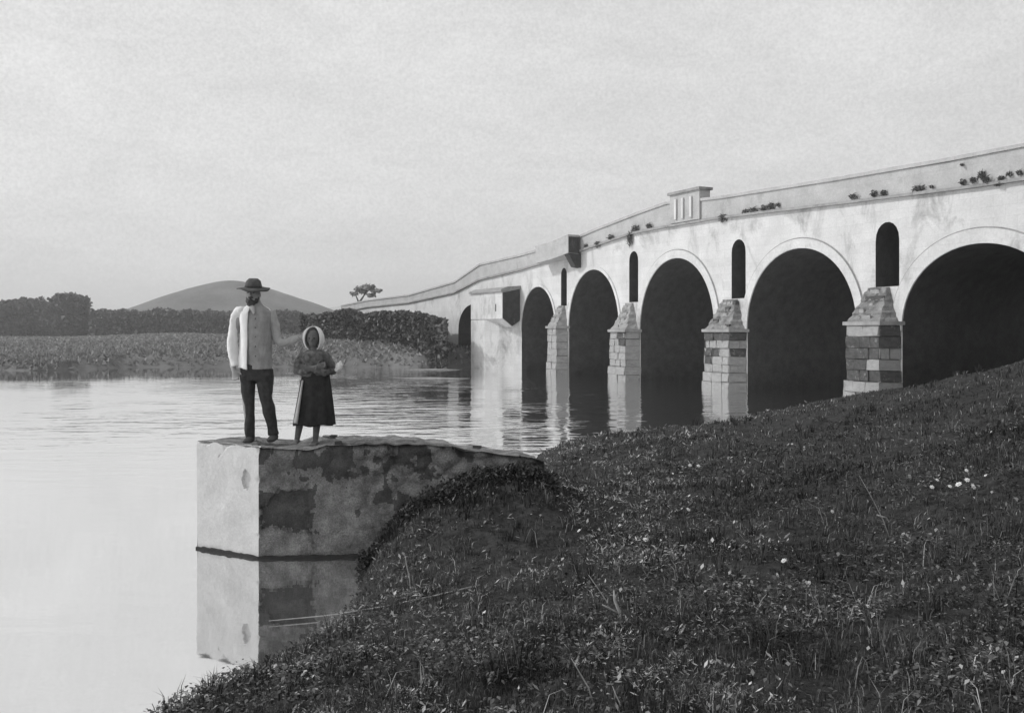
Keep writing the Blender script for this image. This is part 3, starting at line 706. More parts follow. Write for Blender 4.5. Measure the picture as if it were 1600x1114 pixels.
def man():
    root = empty('person', (-2.757, 10.4, 1.135)); tag(root, 'bearded man in brimmed hat, white jacket and dark trousers, one hand out to the child', 'person')
    k = 1/144.0
    X = lambda u: (u-403)*k; Z = lambda v: (686-v)*k
    # body
    bm = bmesh.new()
    hx, hz = X(396), Z(457)
    loft(bm, [(X(402), .02, Z(478), .062, .06), (X(399), .01, Z(467), .055, .058), (X(397), 0, Z(460), .05, .055)])
    ball(bm, (hx, -.005, hz+.015), (.073, .092, .105)); ball(bm, (hx, -.035, hz-.055), (.048, .05, .045))
    loft(bm, [(hx-.003, -.092, hz+.02, .008, .008), (hx-.003, -.108, hz-.008, .014, .013), (hx-.003, -.098, hz-.02, .014, .01)], 8)  # nose
    for s in (-1, 1): ball(bm, (hx+s*.074, .008, hz), (.011, .02, .03), 8)
    loft(bm, [(X(403), .0, Z(572), .165, .10), (X(402), 0, Z(545), .150, .10), (X(401), 0, Z(520), .15, .105), (X(400), 0, Z(495), .175, .11), (X(400), .01, Z(483), .165, .09), (X(400), .01, Z(476), .09, .06)])
    loft(bm, [(X(374), .01, Z(486), .05), (X(361), .03, Z(530), .042), (X(364), .0, Z(566), .03), (X(369), -.05, Z(576), .026)])  # arm, hand at hip
    loft(bm, [(X(424), .01, Z(486), .05), (X(432), .02, Z(530), .042), (X(455), -.03, Z(529), .033), (X(476), -.08, Z(522), .027)])
    hand(bm, (X(369), -.05, Z(575)), (.25, -.35, -.8), (1, 0, .1), 1.0, .7)
    hand(bm, (X(474), -.08, Z(522.5)), (1, -.15, .12), (0, 0, 1), 1.0, .7)
    for pts in (((X(387), .01, Z(580), .085), (X(388), 0, Z(628), .055), (X(391), .01, Z(678), .035)), ((X(414), 0, Z(580), .085), (X(419), -.02, Z(628), .055), (X(428), -.02, Z(674), .035))):
        loft(bm, pts)
    for (u, y0, v) in ((391, 0, 682), (429, -.03, 678)):
        loft(bm, [(X(u), y0+.05, Z(v), .035, .035), (X(u)+.004, y0-.05, Z(v)-.008, .042, .028), (X(u)+.01, y0-.17, Z(v)-.016, .038, .018)], 12, up=Vector((0,0,1)))
    fused('body', bm, M['skin'], root, .0075, 3)
    for s in (-1, 1):
        bm = bmesh.new(); ball(bm, (hx+s*.03, -.088, hz+.022), (.011, .006, .006), 8); bm_obj('eye', bm, M['eye'], root, True)
    bm = bmesh.new()   # beard and moustache
    ball(bm, (hx-.004, -.055, hz-.085), (.048, .045, .048)); ball(bm, (hx-.035, -.025, hz-.062), (.034, .045, .05)); ball(bm, (hx-.003, -.098, hz-.032), (.036, .013, .010))
    ball(bm, (hx-.05, .01, hz-.015), (.026, .045, .06)); ball(bm, (hx+.05, .01, hz-.02), (.026, .045, .055)); ball(bm, (hx+.035, -.025, hz-.065), (.03, .045, .04)); ball(bm, (hx, .045, hz+.0), (.068, .055, .085))
    fused('beard_and_hair', bm, M['hair'], root, .007, 2, (.02, 60, 40))
    # hat
    hb = hz+.062; bm = bmesh.new(); n = 48; rows = []
    prof = [(.0, .118), (.045, .115), (.075, .085), (.088, .03), (.092, .008), (.125, .002), (.168, -.008), (.172, -.002), (.125, .012), (.09, .02)]
    cx_, cz_ = X(397), hb
    for (r, h) in prof:
        row = []
        for i in range(n):
            a = 2*math.pi*i/n; wv = .012*math.sin(2*a+.6)*(r/.17)**2 + .006*math.sin(5*a)*(r/.17)**2
            row.append(bm.verts.new((cx_+r*math.cos(a)*1.03, -.01+r*math.sin(a)*1.05, cz_+h+wv-.06*r*math.cos(a)*.6 - .12*r*(-math.sin(a)))))
        rows.append(row)
    for a, b in zip(rows[:-1], rows[1:]):
        for i in range(n): bm.faces.new((a[i], a[(i+1) % n], b[(i+1) % n], b[i]))
    bmesh.ops.recalc_face_normals(bm, faces=bm.faces[:])
    hat = bm_obj('hat', bm, M['felt'], root, True)
    bm = bmesh.new(); loft(bm, [(cx_, -.01, cz_+.012, .0955, .0975), (cx_, -.01, cz_+.038, .0915, .0935)], 32); bm_obj('hat_band', bm, M['hair'], hat, True)
    # shirt
    bm = bmesh.new()
    loft(bm, [(X(404), -.01, Z(573), .155, .125), (X(404), -.01, Z(555), .148, .125), (X(404), -.01, Z(525), .15, .125), (X(403), -.005, Z(500), .165, .13), (X(403), 0, Z(485), .172, .11), (X(401), 0, Z(477), .095, .085), (X(400), 0, Z(472), .068, .07)], 32)
    fused('shirt', bm, M['grey_cloth'], root, .008, 4, (.03, 14, 5))
    for v in (494, 508, 522, 537, 552):
        bm = bmesh.new(); ball(bm, (X(405), -.137, Z(v)), (.007, .004, .007), 8); bm_obj('button', bm, M['hair'], root, True)
    bm = bmesh.new(); loft(bm, [(X(394), -.06, Z(473), .028, .02), (X(399), -.095, Z(479), .03, .016), (X(403), -.125, Z(487), .012, .01)], 10); fused('collar', bm, M['mid_cloth'], root, .006, 1)
    # jacket worn open: a shell over the shirt with a free front edge, and its sunlit sleeve
    prof = [(401, 572, .182, .150), (400, 560, .178, .148), (400, 545, .170, .145), (400, 525, .164, .143), (400, 505, .168, .143), (401, 492, .180, .138), (401, 484, .180, .122), (401, 478, .145, .10), (400.5, 474, .10, .085), (400, 471, .078, .078)]
    bm = bmesh.new(); rows = []; n = 90
    a0, a1 = math.radians(-90-18), math.radians(-90+78)              # the front stays open between these angles
    for j in range(46):
        f = j/45*(len(prof)-1); i0 = min(int(f), len(prof)-2); w = f-i0; q = [prof[i0][c]*(1-w)+prof[i0+1][c]*w for c in range(4)]; row = []
        for i in range(n+1):
            a = a1+(2*math.pi-(a1-a0))*i/n; fd = 1+.035*math.sin(a*6+j*.12)*(1-j/45)+float(fbm(np.array(a*2.2+9), np.array(j*.16), 1, 3, 5))*.09
            row.append(bm.verts.new((X(q[0])+q[2]*fd*math.cos(a), -.005+q[3]*fd*math.sin(a), Z(q[1])-.012*(1 if j == 0 else 0)*math.sin(a*3))))
        rows.append(row)
    for r0, r1 in zip(rows[:-1], rows[1:]):
        for i in range(n): bm.faces.new((r0[i], r0[i+1], r1[i+1], r1[i]))
    bmesh.ops.recalc_face_normals(bm, faces=bm.faces[:])
    jk = bm_obj('jacket', bm, M['white_cloth'], root, True); md = jk.modifiers.new('thick', 'SOLIDIFY'); md.thickness = .008; md.offset = -1
    bm = bmesh.new(); ball(bm, (X(380), 0, Z(482)), (.075, .08, .055))
    loft(bm, [(X(378), .0, Z(481), .062, .066), (X(368), .01, Z(492), .058, .06), (X(364), .01, Z(508), .047, .055), (X(363), .0, Z(530), .056, .058), (X(366), -.01, Z(548), .060, .06), (X(371), -.03, Z(568), .054, .055)], 24)
    fused('sleeve', bm, M['white_cloth'], root, .008, 3, (.028, 12, 9))
    bm = bmesh.new()   # outstretched sleeve, the white jacket's shade put into its grey
    loft(bm, [(X(422), .01, Z(482), .058, .06), (X(430), .02, Z(505), .052, .056), (X(433), .02, Z(527), .048, .052), (X(440), .0, Z(532), .045, .048), (X(456), -.03, Z(529), .040, .042), (X(472), -.07, Z(523), .033, .036)], 20)
    fused('sleeve', bm, M['mid_cloth'], root, .009, 2, (.03, 14, 8))
    bm = bmesh.new()   # trousers
    loft(bm, [(X(401), 0, Z(566), .168, .118), (X(401), 0, Z(578), .178, .125), (X(401), 0, Z(590), .178, .12)], 28)
    loft(bm, [(X(388), 0, Z(582), .090, .115), (X(388), 0, Z(600), .078, .095), (X(390), -.01, Z(625), .062, .072), (X(391), .0, Z(650), .054, .062), (X(391.5), .01, Z(680), .050, .056)], 24)
    loft(bm, [(X(414), 0, Z(582), .090, .115), (X(415), -.01, Z(600), .084, .10), (X(419), -.03, Z(625), .070, .080), (X(424), -.025, Z(650), .062, .070), (X(428), -.02, Z(675), .056, .064)], 24)
    fused('trousers', bm, M['dark_cloth'], root, .009, 3, (.035, 13, 6))
    for (u, y0, v) in ((391, 0, 681.5), (429, -.03, 678)):
        bm = bmesh.new(); loft(bm, [(X(u), y0+.07, Z(v)-.002, .03, .03), (X(u), y0+.05, Z(v), .043, .042), (X(u)+.004, y0-.05, Z(v)-.006, .050, .034), (X(u)+.01, y0-.15, Z(v)-.014, .048, .026), (X(u)+.012, y0-.20, Z(v)-.018, .03, .018)], 16, up=Vector((0,0,1)))
        fused('shoe', bm, M['shoe'], root, .008, 2)
def girl():
    root = empty('person', ((490-800)/1500*10.25, 10.25, 1.125)); tag(root, 'child in pale headscarf and long dark skirt, arms folded, standing beside the man', 'person')
    k = 10.25/1500; X = lambda u: (u-490)*k; Z = lambda v: (691-v)*k
    bm = bmesh.new(); hx, hz = X(489.5), Z(527)
    ball(bm, (hx, 0, hz+.012), (.066, .082, .09)); ball(bm, (hx, -.03, hz-.045), (.042, .042, .038))
    loft(bm, [(hx, -.082, hz+.012, .007,), (hx, -.094, hz-.01, .011), (hx, -.086, hz-.018, .011)], 8)
    loft(bm, [(X(490), .01, Z(552), .05, .05), (X(490), .005, Z(540), .04, .045), (X(490), 0, Z(534), .038, .045)])
    loft(bm, [(X(492), 0, Z(600), .12, .09), (X(493), 0, Z(578), .11, .085), (X(491), 0, Z(560), .125, .085), (X(490), 0, Z(550), .11, .06), (X(490), 0, Z(546), .06, .04)])
    loft(bm, [(X(473), 0, Z(554), .036), (X(466), .0, Z(577), .032), (X(480), -.11, Z(574), .026), (X(500), -.135, Z(569), .021)])
    loft(bm, [(X(508), 0, Z(554), .036), (X(521), .0, Z(577), .032), (X(508), -.12, Z(576), .026), (X(484), -.15, Z(571), .021)])
    hand(bm, (X(499), -.135, Z(569)), (1, -.1, .25), (0, 0, 1), .78, .5); hand(bm, (X(486), -.15, Z(571)), (-1, -.1, .2), (0, 0, 1), .78, .5)
    for pts in (((X(477), .0, Z(620), .065), (X(470), .0, Z(650), .045), (X(464), .0, Z(684), .028)), ((X(500), 0, Z(620), .065), (X(496), 0, Z(650), .045), (X(493), -.01, Z(685), .028))): loft(bm, pts)
    for (u, y0, v) in ((463.5, 0, 686), (493, -.01, 687)):
        loft(bm, [(X(u), y0+.04, Z(v), .028, .03), (X(u), y0-.04, Z(v)-.003, .034, .022), (X(u), y0-.12, Z(v)-.010, .032, .014)], 12, up=Vector((0,0,1)))
        for q in range(5): loft(bm, [(X(u)+(q-2)*.0135, y0-.115, Z(v)-.012, .008), (X(u)+(q-2)*.015, y0-.145, Z(v)-.016, .007)], 8, up=Vector((0,0,1)))
    fused('body', bm, M['skin_dark'], root, .0065, 2)
    for s in (-1, 1):
        bm = bmesh.new(); ball(bm, (hx+s*.026, -.077, hz+.012), (.010, .006, .006), 8); bm_obj('eye', bm, M['eye'], root, True)
    # headscarf open at the face
    bm = bmesh.new(); rows = []; n = 36; m = 22
    for j in range(m+1):
        th = math.pi*.97*j/m; row = []
        for i in range(n+1):
            ph = math.radians(-90+50)+math.radians(360-100)*i/n       # opening of 76 degrees towards -y
            r = 1+.05*math.sin(7*ph+3*th)
            opn = 1.0
            x = math.sin(th)*math.cos(ph); y = math.sin(th)*math.sin(ph); z = math.cos(th)
            row.append(bm.verts.new((hx+x*.100*r, .012+y*.104*r, hz+.018+z*.112 - (.03*max(0, -z)))))
        rows.append(row)
    for a, b in zip(rows[:-1], rows[1:]):
        for i in range(n):
            try: bm.faces.new((a[i], a[i+1], b[i+1], b[i]))
            except ValueError: pass
    scarf = bm_obj('headscarf', bm, M['white_cloth'], root, True)
    md = scarf.modifiers.new('thick', 'SOLIDIFY'); md.thickness = .012
    bm = bmesh.new()   # tunic with sleeves
    loft(bm, [(X(493), 0, Z(584), .150, .118), (X(492), 0, Z(570), .132, .11), (X(491), 0, Z(556), .138, .10), (X(490), 0, Z(547), .115, .08), (X(490), 0, Z(543), .06, .055)], 28)
    loft(bm, [(X(474), 0, Z(551), .047), (X(466), .0, Z(566), .048), (X(465), -.01, Z(577), .045), (X(475), -.08, Z(578), .040), (X(490), -.125, Z(572), .034)], 16)
    loft(bm, [(X(507), 0, Z(551), .047), (X(517), .0, Z(566), .048), (X(520), -.01, Z(577), .046), (X(510), -.09, Z(579), .040), (X(496), -.14, Z(573), .034)], 16)
    fused('tunic', bm, M['tunic'], root, .008, 2, (.02, 16, 12))
    bm = bmesh.new(); rows = []; n = 72   # skirt with folds
    for j in range(25):
        f = j/24; v = 577+(660-577)*f; cx = 493.5+(490.5-493.5)*f; rx = (.135+.078*f**.8); ry = .11+.08*f; row = []
        for i in range(n):
            a = 2*math.pi*i/n; fo = 1+(.02+.06*f)*math.sin(11*a+1.5*math.sin(2*a))+.02*f*math.sin(23*a)
            row.append(bm.verts.new((X(cx)+rx*fo*math.cos(a), ry*fo*math.sin(a), Z(v)+.008*math.sin(5*a)*f)))
        rows.append(row)
    for a, b in zip(rows[:-1], rows[1:]):
        for i in range(n): bm.faces.new((a[i], b[i], b[(i+1) % n], a[(i+1) % n]))
    sk = bm_obj('skirt', bm, M['skirt'], root, True); md = sk.modifiers.new('thick', 'SOLIDIFY'); md.thickness = .008
    # pale hanging end of the sash down the side of the skirt
    bm = bmesh.new(); prev = None
    for j in range(17):
        f = j/16; v = 590+66*f; u0 = 475-9*f; w = 2.5+5*f
        cur = [bm.verts.new((X(u0-w/2), -.075-.045*f+.0, Z(v))), bm.verts.new((X(u0+w/2), -.125-.075*f, Z(v)))]
        if prev: bm.faces.new((prev[0], cur[0], cur[1], prev[1]))
        prev = cur
    ap = bm_obj('sash', bm, M['apron'], root, True); md = ap.modifiers.new('thick', 'SOLIDIFY'); md.thickness = .014
    bd = empty('cloth_bundle', ((530-800)/1500*10.2, 10.2, 1.125+Z(574))); tag(bd, 'small white cloth bundle tucked at the elbow of the child', 'bundle')
    bm = bmesh.new(); ball(bm, (0, 0, .035), (.036, .04, .045)); ball(bm, (-.02, .01, .0), (.03, .03, .025)); ball(bm, (-.045, .03, -.005), (.022, .025, .018)); ball(bm, (.012, 0, .08), (.014, .014, .02))
    fused('wrapped_cloth', bm, M['white_cloth'], bd, .006, 2, (.015, 40, 40))
man(); girl()

# ------------------------------------------------------------------ far bank vegetation
def lobes_foliage(name, lobes, n, size, mat, parent, seed, flat=.5):
    r = np.random.default_rng(seed); w = np.array([l[3]*l[5] for l in lobes]); w = w/w.sum(); Vs = []; 
    for l, ww in zip(lobes, w):
        k = max(8, int(n*ww)); V, F = leaf_cloud(k, (l[3], l[4], l[5]), size, int(r.integers(1e6)), flat); Vs.append(V+np.array(l[:3]))
    V = np.concatenate(Vs); return np_mesh(name, V, np.arange(len(V)).reshape(-1, 4), mat, parent)
def trunk(parent, pts, mat):
    bm = bmesh.new(); loft(bm, pts, 8, up=Vector((.3, .9, .1))); return bm_obj('trunk', bm, mat, parent, True)
def at(u, v, Y): return Vector(((u-800)/1500*Y, Y, EYE-(v-518)/1500*Y))
def gz(x, y): return float(ground_h(np.array([x]), np.array([y]), False)[0])
def tree(u, w, vtop, Y, label, n=5000, size=.35, mat='tree', seed=1, cat='tree', group=None, name='tree', vb=None):
    x = (u-800)/1500*Y; g = gz(x, Y) if vb is None else at(u, vb, Y).z; h = at(u, vtop, Y).z-g; R = w/2/1500*Y
    root = empty(name, (x, Y, g)); tag(root, label, cat, group)
    r = random.Random(seed); lobes = []
    for i in range(11):
        a = r.uniform(0, 6.28); q = r.uniform(.2, .62); lr = r.uniform(.32, .48)*R
        lz = h*r.uniform(.3, .74); lobes.append((q*R*math.cos(a), q*R*math.sin(a)*.8, lz, lr, lr, min(lr*1.0, h*.26)))
    lobes.append((0, 0, h*.70, R*.58, R*.5, h*.30)); lobes.append((0, 0, h*.36, R*.85, R*.7, h*.34))
    lobes_foliage('crown', lobes, n, size, M[mat], root, seed)
    trunk(root, [(0, 0, -.4, h*.03), (.05*R, 0, h*.4, h*.022), (0, .02, h*.75, h*.008)], M['bark'])
    return root
G1 = 'dark trees on the far bank'
tree(110, 92, 458, 232, 'big rounded dark tree standing highest at the left end of the far thicket', 9000, .6, seed=2)
tree(30, 110, 468, 238, 'low dark tree cut by the left edge of the picture', 9000, .6, seed=3)
tree(-70, 130, 462, 240, 'broad dark tree beyond the left edge of the frame', 5000, .65, seed=5)
tree(66, 110, 465, 244, 'flat topped dark tree filling the gap between the two left trees', 7000, .6, seed=6)
# thicket
Vs = []; r = np.random.default_rng(8)
def band(u0, u1, Y0, Y1, vt, vb, n, size, hole=0):
    u = r.uniform(u0, u1, n); Y = r.uniform(Y0, Y1, n) if Y0 > 200 else np.minimum(r.uniform(Y0, Y1, n), 43200/(np.maximum(u, 100)-69)*r.uniform(.87, .95, n)); x = (u-800)/1500*Y
    g = ground_h(x, Y, False); top = EYE+(518-vt(u)+(fbm(u, u*0, .035, 4, 3)*15+fbm(u, u*0, .25, 2, 4)*5))/1500*Y; z = g + (top-g)*r.random(n)**.8
    a = r.normal(size=(n, 3)); a /= np.linalg.norm(a, axis=1)[:, None]; b = np.cross(a, r.normal(size=(n, 3))); b /= np.linalg.norm(b, axis=1)[:, None]
    c = np.stack([x, Y, z], 1); s = size*(.6+.8*r.random((n, 1)))
    keep = fbm(u*.06, z*1.2, 1.0, 3, 19) > -.26+hole
    c, a, b, s = c[keep], a[keep], b[keep], s[keep]
    Vs.append(np.stack([c-a*s, c-b*s*.6, c+a*s, c+b*s*.6], 1).reshape(-1, 3))
band(-200, 150, 236, 250, lambda u: 487+0*u, None, 20000, .5)
band(140, 500, 222, 246, lambda u: np.interp(u, [140, 300, 400, 480, 560], [485, 486, 487, 489, 490]), None, 34000, .5)
band(470, 697, 92, 108, lambda u: np.interp(u, [470, 600, 640, 680, 722], [489, 488, 490, 494, 500]), None, 42000, .19)
V = np.concatenate(Vs)
tag(np_mesh('thicket', V, np.arange(len(V)).reshape(-1, 4), M['thicket']), 'long dark thicket of bushes lining the far meadow', 'bushes', kind='stuff')
tree(704, 34, 493, 72, 'grey green bush against the bridge wall beside the farthest arch', 2600, .16, 'pale_tree', 21, 'bush', name='bush')
tree(545, 96, 541, 84, 'low dark bush added for the shade of the undercut meadow bank right of the child', 1800, .2, 'tree', 22, 'bush', name='bush', vb=556)  # bush added in place of the dark undercut of the bank
# small pale tree
def pale_tree():
    Y = 120; b = at(558, 487, Y); root = empty('tree', b); tag(root, 'small sparse tree with bent trunk beyond the bridge approach', 'tree'); k = Y/1500
    trunk(root, [(0, 0, -2.5, .28), (0, 0, .4, .22), (4*k, 0, 15*k, .16), (10*k, 0, 24*k, .1), (16*k, 0, 34*k, .06)], M['bark'])
    bm = bmesh.new(); loft(bm, [(3*k, 0, 13*k, .12), (-2*k, .3, 24*k, .07), (-4*k, .5, 33*k, .04)], 6); bm_obj('limb', bm, M['bark'], root, True)
    L = [(4, 36, 9, 4), (18, 38, 11, 5), (30, 32, 9, 3), (-5, 28, 7, 3), (22, 26, 8, 3), (10, 31, 8, 4)]
    lobes_foliage('crown', [(a*k, 0, c*k, w*k, w*k*.8, h*k) for a, c, w, h in L], 360, .26, M['pale_tree'], root, 5)
pale_tree()
# rough meadow growth
n = 42000; u = r.uniform(-250, 760, n); Y = 56.5+ (r.random(n)**2.3)*175; x = (u-800)/1500*Y
ok = Y > np.interp(x, FAR_X, FAR_Y)+.05; x, Y = x[ok], Y[ok]; z = ground_h(x, Y, False); n = len(x); h = .10+.22*r.random(n)**2
a = r.uniform(0, 6.28, n); w = .04+.11*Y/60; V = np.stack([np.stack([x-np.cos(a)*w, Y-np.sin(a)*w, z-.03], 1), np.stack([x+np.cos(a)*w, Y+np.sin(a)*w, z-.03], 1), np.stack([x+r.normal(size=n)*.1, Y+r.normal(size=n)*.1, z+h], 1)], 1).reshape(-1, 3)
M['meadow'] = leaf_mat('meadow_grass', [(0, .14), (.6, .24), (.9, .32), (1, .38)], transl=.2)
tag(np_mesh('meadow_grass', V, np.arange(len(V)).reshape(-1, 3), M['meadow']), 'rough pale meadow grass on the far bank', 'grass', kind='stuff')

# ------------------------------------------------------------------ near bank grass and weeds
def scatter(n, y0, y1, pw, umin=-250, umax=1850, seed=1):
    pw = pw + 1e-3; r = np.random.default_rng(seed); Y = (y0**(1-pw)+r.random(n)*(y1**(1-pw)-y0**(1-pw)))**(1/(1-pw)); u = r.uniform(umin, umax, n); x = (u-800)/1500*Y
    d = x-np.interp(Y, SH_Y, SH_X); return r, x, Y, d
def blades(n, y0, y1, pw, hmin, hmax, wid, seed, clump=.0):
    r, x, Y, d = scatter(n, y0, y1, pw, seed=seed)
    c = fbm(x, Y, 1.3, 3, 77); ok = (d > .02) & (c > clump-.35+.0*r.random(n)) & ((c*2+.7) > r.random(n)*1.0)
    s = -1.1124*Y; bx = 28.8-.487*Y; ok &= (x < bx+.3)
    x, Y, c = x[ok], Y[ok], c[ok]; n = len(x); z = ground_h(x, Y); h = (hmin+(hmax-hmin)*r.random(n)**2.2)*(1+1.2*np.maximum(c, 0)); w = wid*(.6+.8*r.random(n))*(1+Y/9)
    a = r.uniform(0, 6.283, n); lean = r.uniform(.1, .9, n); la = r.uniform(0, 6.283, n)
    ca, sa = np.cos(a)*w, np.sin(a)*w; lx, ly = np.cos(la)*lean*h, np.sin(la)*lean*h
    p0 = np.stack([x-ca, Y-sa, z-.02], 1); p1 = np.stack([x+ca, Y+sa, z-.02], 1)
    p2 = np.stack([x+ca*.7+lx*.35, Y+sa*.7+ly*.35, z+h*.6], 1); p3 = np.stack([x-ca*.7+lx*.35, Y-sa*.7+ly*.35, z+h*.6], 1)
    p4 = np.stack([x+lx, Y+ly, z+h*(1-.25*lean)], 1)
    V = np.stack([p0, p1, p2, p3, p4], 1).reshape(-1, 3); b = np.arange(n)*5
    F = np.concatenate([np.stack([b, b+1, b+2], 1), np.stack([b, b+2, b+3], 1), np.stack([b+3, b+2, b+4], 1)]); return V, F
def tussocks(n, seed):
    r, x, Y, d = scatter(n, 2.2, 20, 1.0, seed=seed); ok = (d > .1); x, Y = x[ok], Y[ok]; Vs = []
    k = 26; m = len(x); sz = (.6+1.2*r.random(m)**2)
    X_ = np.repeat(x, k)+r.normal(size=m*k)*.022*np.repeat(sz, k); Y_ = np.repeat(Y, k)+r.normal(size=m*k)*.022*np.repeat(sz, k); n = m*k
    z = ground_h(X_, Y_); h = (.05+.11*r.random(n))*np.repeat(sz, k); w = .0016*(1+Y_/7); a = r.uniform(0, 6.283, n); la = r.uniform(0, 6.283, n); ln = r.uniform(.15, .9, n)
    ca, sa = np.cos(a)*w, np.sin(a)*w; lx, ly = np.cos(la)*ln*h, np.sin(la)*ln*h
    P = [np.stack([X_-ca, Y_-sa, z-.02], 1), np.stack([X_+ca, Y_+sa, z-.02], 1), np.stack([X_+ca*.7+lx*.35, Y_+sa*.7+ly*.35, z+h*.62], 1), np.stack([X_-ca*.7+lx*.35, Y_-sa*.7+ly*.35, z+h*.62], 1), np.stack([X_+lx, Y_+ly, z+h*(1-.35*ln)], 1)]
    V = np.stack(P, 1).reshape(-1, 3); b = np.arange(n)*5
    return V, np.concatenate([np.stack([b, b+1, b+2], 1), np.stack([b, b+2, b+3], 1), np.stack([b+3, b+2, b+4], 1)])
TV, TF = tussocks(1500, 55)
tag(np_mesh('tussocks', TV, TF, M['grass']), 'taller grass tussocks standing out of the rough bank', 'grass', kind='stuff')
parts = [blades(230000, 1.6, 12, 1.0, .015, .075, .0017, 1), blades(110000, 9, 45, 1.0, .02, .085, .0032, 2)]
V = np.concatenate([parts[0][0], parts[1][0]]); F = np.concatenate([parts[0][1], parts[1][1]+len(parts[0][0])])
tag(np_mesh('grass', V, F, M['grass']), 'dark rough grass covering the near bank', 'grass', kind='stuff')
# broad leafy weeds: small folded leaves in rosettes
r, x, Y, d = scatter(44000, 1.6, 16, 1.1, seed=31); c = fbm(x, Y, .9, 3, 91)
ok = (d > .0) & ((c > .02) | (r.random(len(x)) < .25)); x, Y = x[ok], Y[ok]; z = ground_h(x, Y)+.015+.05*r.random(len(x)); Vs = []
for k in range(5):
    n = len(x); a = r.uniform(0, 6.283, n); L = (.010+.018*r.random(n)**2)*(1+Y/10); wd = L*.32; el = r.uniform(-.1, .8, n)
    dx, dy, dz = np.cos(a)*np.cos(el), np.sin(a)*np.cos(el), np.sin(el); sx, sy = -np.sin(a), np.cos(a)
    o = np.stack([x, Y, z], 1)+r.normal(size=(n, 3))*.015; t = np.stack([dx, dy, dz], 1); s = np.stack([sx, sy, 0*sx], 1)
    Vs.append(np.stack([o, o+t*(L*.55)[:, None]+s*wd[:, None]+[0,0,.004], o+t*L[:, None], o+t*(L*.55)[:, None]-s*wd[:, None]+[0,0,.004]], 1).reshape(-1, 3))
V = np.concatenate(Vs); tag(np_mesh('weeds', V, np.arange(len(V)).reshape(-1, 4), M['weeds']), 'low leafy weeds among the grass of the near bank', 'weeds', kind='stuff')
# brambles along the foot of the wall, shade put into their leaf colour
r = np.random.default_rng(12); n = 13000; f = r.random(n); x = -1.52+f*2.0; y = np.interp(x, [-1.6, .9], [9.62, 9.85])+r.normal(size=n)*.09-.10
g_ = ground_h(x, y); z = np.maximum(g_, 0)+.16*r.random(n)**1.3*(.5+fbm(x, y, 5, 3, 3)+.4); a = r.normal(size=(n, 3)); a /= np.linalg.norm(a, axis=1)[:, None]; b = np.cross(a, r.normal(size=(n, 3))); b /= np.linalg.norm(b, axis=1)[:, None]
c = np.stack([x, y, z], 1); q = .018*(.5+r.random((n, 1))); V = np.stack([c-a*q, c-b*q*.5, c+a*q, c+b*q*.5], 1).reshape(-1, 3)
M['bramble'] = leaf_mat('shaded_bramble_leaves', [(0, .015), (.8, .035), (1, .10)])
tag(np_mesh('bramble', V, np.arange(len(V)).reshape(-1, 4), M['bramble']), 'bramble strip along the foot of the river wall, leaves coloured dark for shade', 'bramble', kind='stuff')
# dry bleached leaves and stems, thickest near the water
r, x, Y, d = scatter(330000, 2.0, 26, 1.0, seed=41); c = fbm(x, Y, 1.1, 3, 66); c2 = fbm(x, Y, 4.0, 2, 67)
pr = (.05+1.5*np.exp(-((d-1.6)/1.9)**2)*np.clip(c*5+.55, 0, 1))*np.clip(c2*5+.6, 0, 1); pr *= np.clip(1.15-(x-.5)*.28, .22, 1); ok = (d > .05) & (r.random(len(x)) < pr)
x, Y = x[ok], Y[ok]; n = len(x); z = ground_h(x, Y)+.02+.03*r.random(n); L = (.007+.026*r.random(n)**3)*(1+Y/8); wd = L*(.12+.4*r.random(n)); a = r.uniform(0, 6.283, n); el = r.uniform(-.2, 1.1, n)
t = np.stack([np.cos(a)*np.cos(el), np.sin(a)*np.cos(el), np.sin(el)], 1)*L[:, None]; sd = np.stack([-np.sin(a), np.cos(a), 0*a], 1)*wd[:, None]*.5; o = np.stack([x, Y, z], 1)
V = np.stack([o, o+t*.5+sd, o+t, o+t*.5-sd], 1).reshape(-1, 3); M['litter'] = leaf_mat('bleached_leaves', [(0, .12), (.5, .24), (.85, .40), (1, .7)], transl=.2)
tag(np_mesh('leaf_litter', V, np.arange(len(V)).reshape(-1, 4), M['litter']), 'bleached leaves and dry bits scattered in the grass', 'leaves', kind='stuff')
# single dry stalks
def solve_ground(u, v):
    for Y in np.arange(1.2, 34, .02):
        x = (u-800)/1500*Y
        if gz(x, Y) >= EYE-(v-518)/1500*Y: return x, Y, gz(x, Y)
    return (u-800)/1500*8, 8, gz((u-800)/1500*8, 8)
ST = [(968, 975, 960, 925, 3.2, 'thick pale broken stalk, the brightest one low in the middle of the bank', True),
 (642, 925, 632, 868, 1.0, 'thin upright dry stalk standing near the hidden corner of the water', False),
 (930, 1100, 893, 1032, 1.3, 'long leaning dry stem at the bottom edge below the pale broken stalk', False),
 (972, 1112, 958, 1075, 1.3, 'short dry stem at the bottom edge right of the long leaning one', False),
 (1367, 1008, 1360, 990, 2.2, 'small forked pale twig low on the right half of the bank', True),
 (1388, 812, 1372, 806, 2.2, 'short pale broken twig lying on the right slope', True),
 (1562, 1082, 1572, 1066, 2.0, 'pale splinter of stalk near the bottom right corner', False),
 (1395, 850, 1345, 745, .7, 'long hair thin stem leaning left on the right slope', False),
 (800, 1000, 792, 985, 2.0, 'short bent pale stalk left of the tall broken stalk', True),
 (958, 960, 920, 900, 1.0, 'thin stem crossing behind the thick pale broken stalk', False),
 (1180, 955, 1200, 930, 1.2, 'faint dry stem in the middle of the bank', False)]
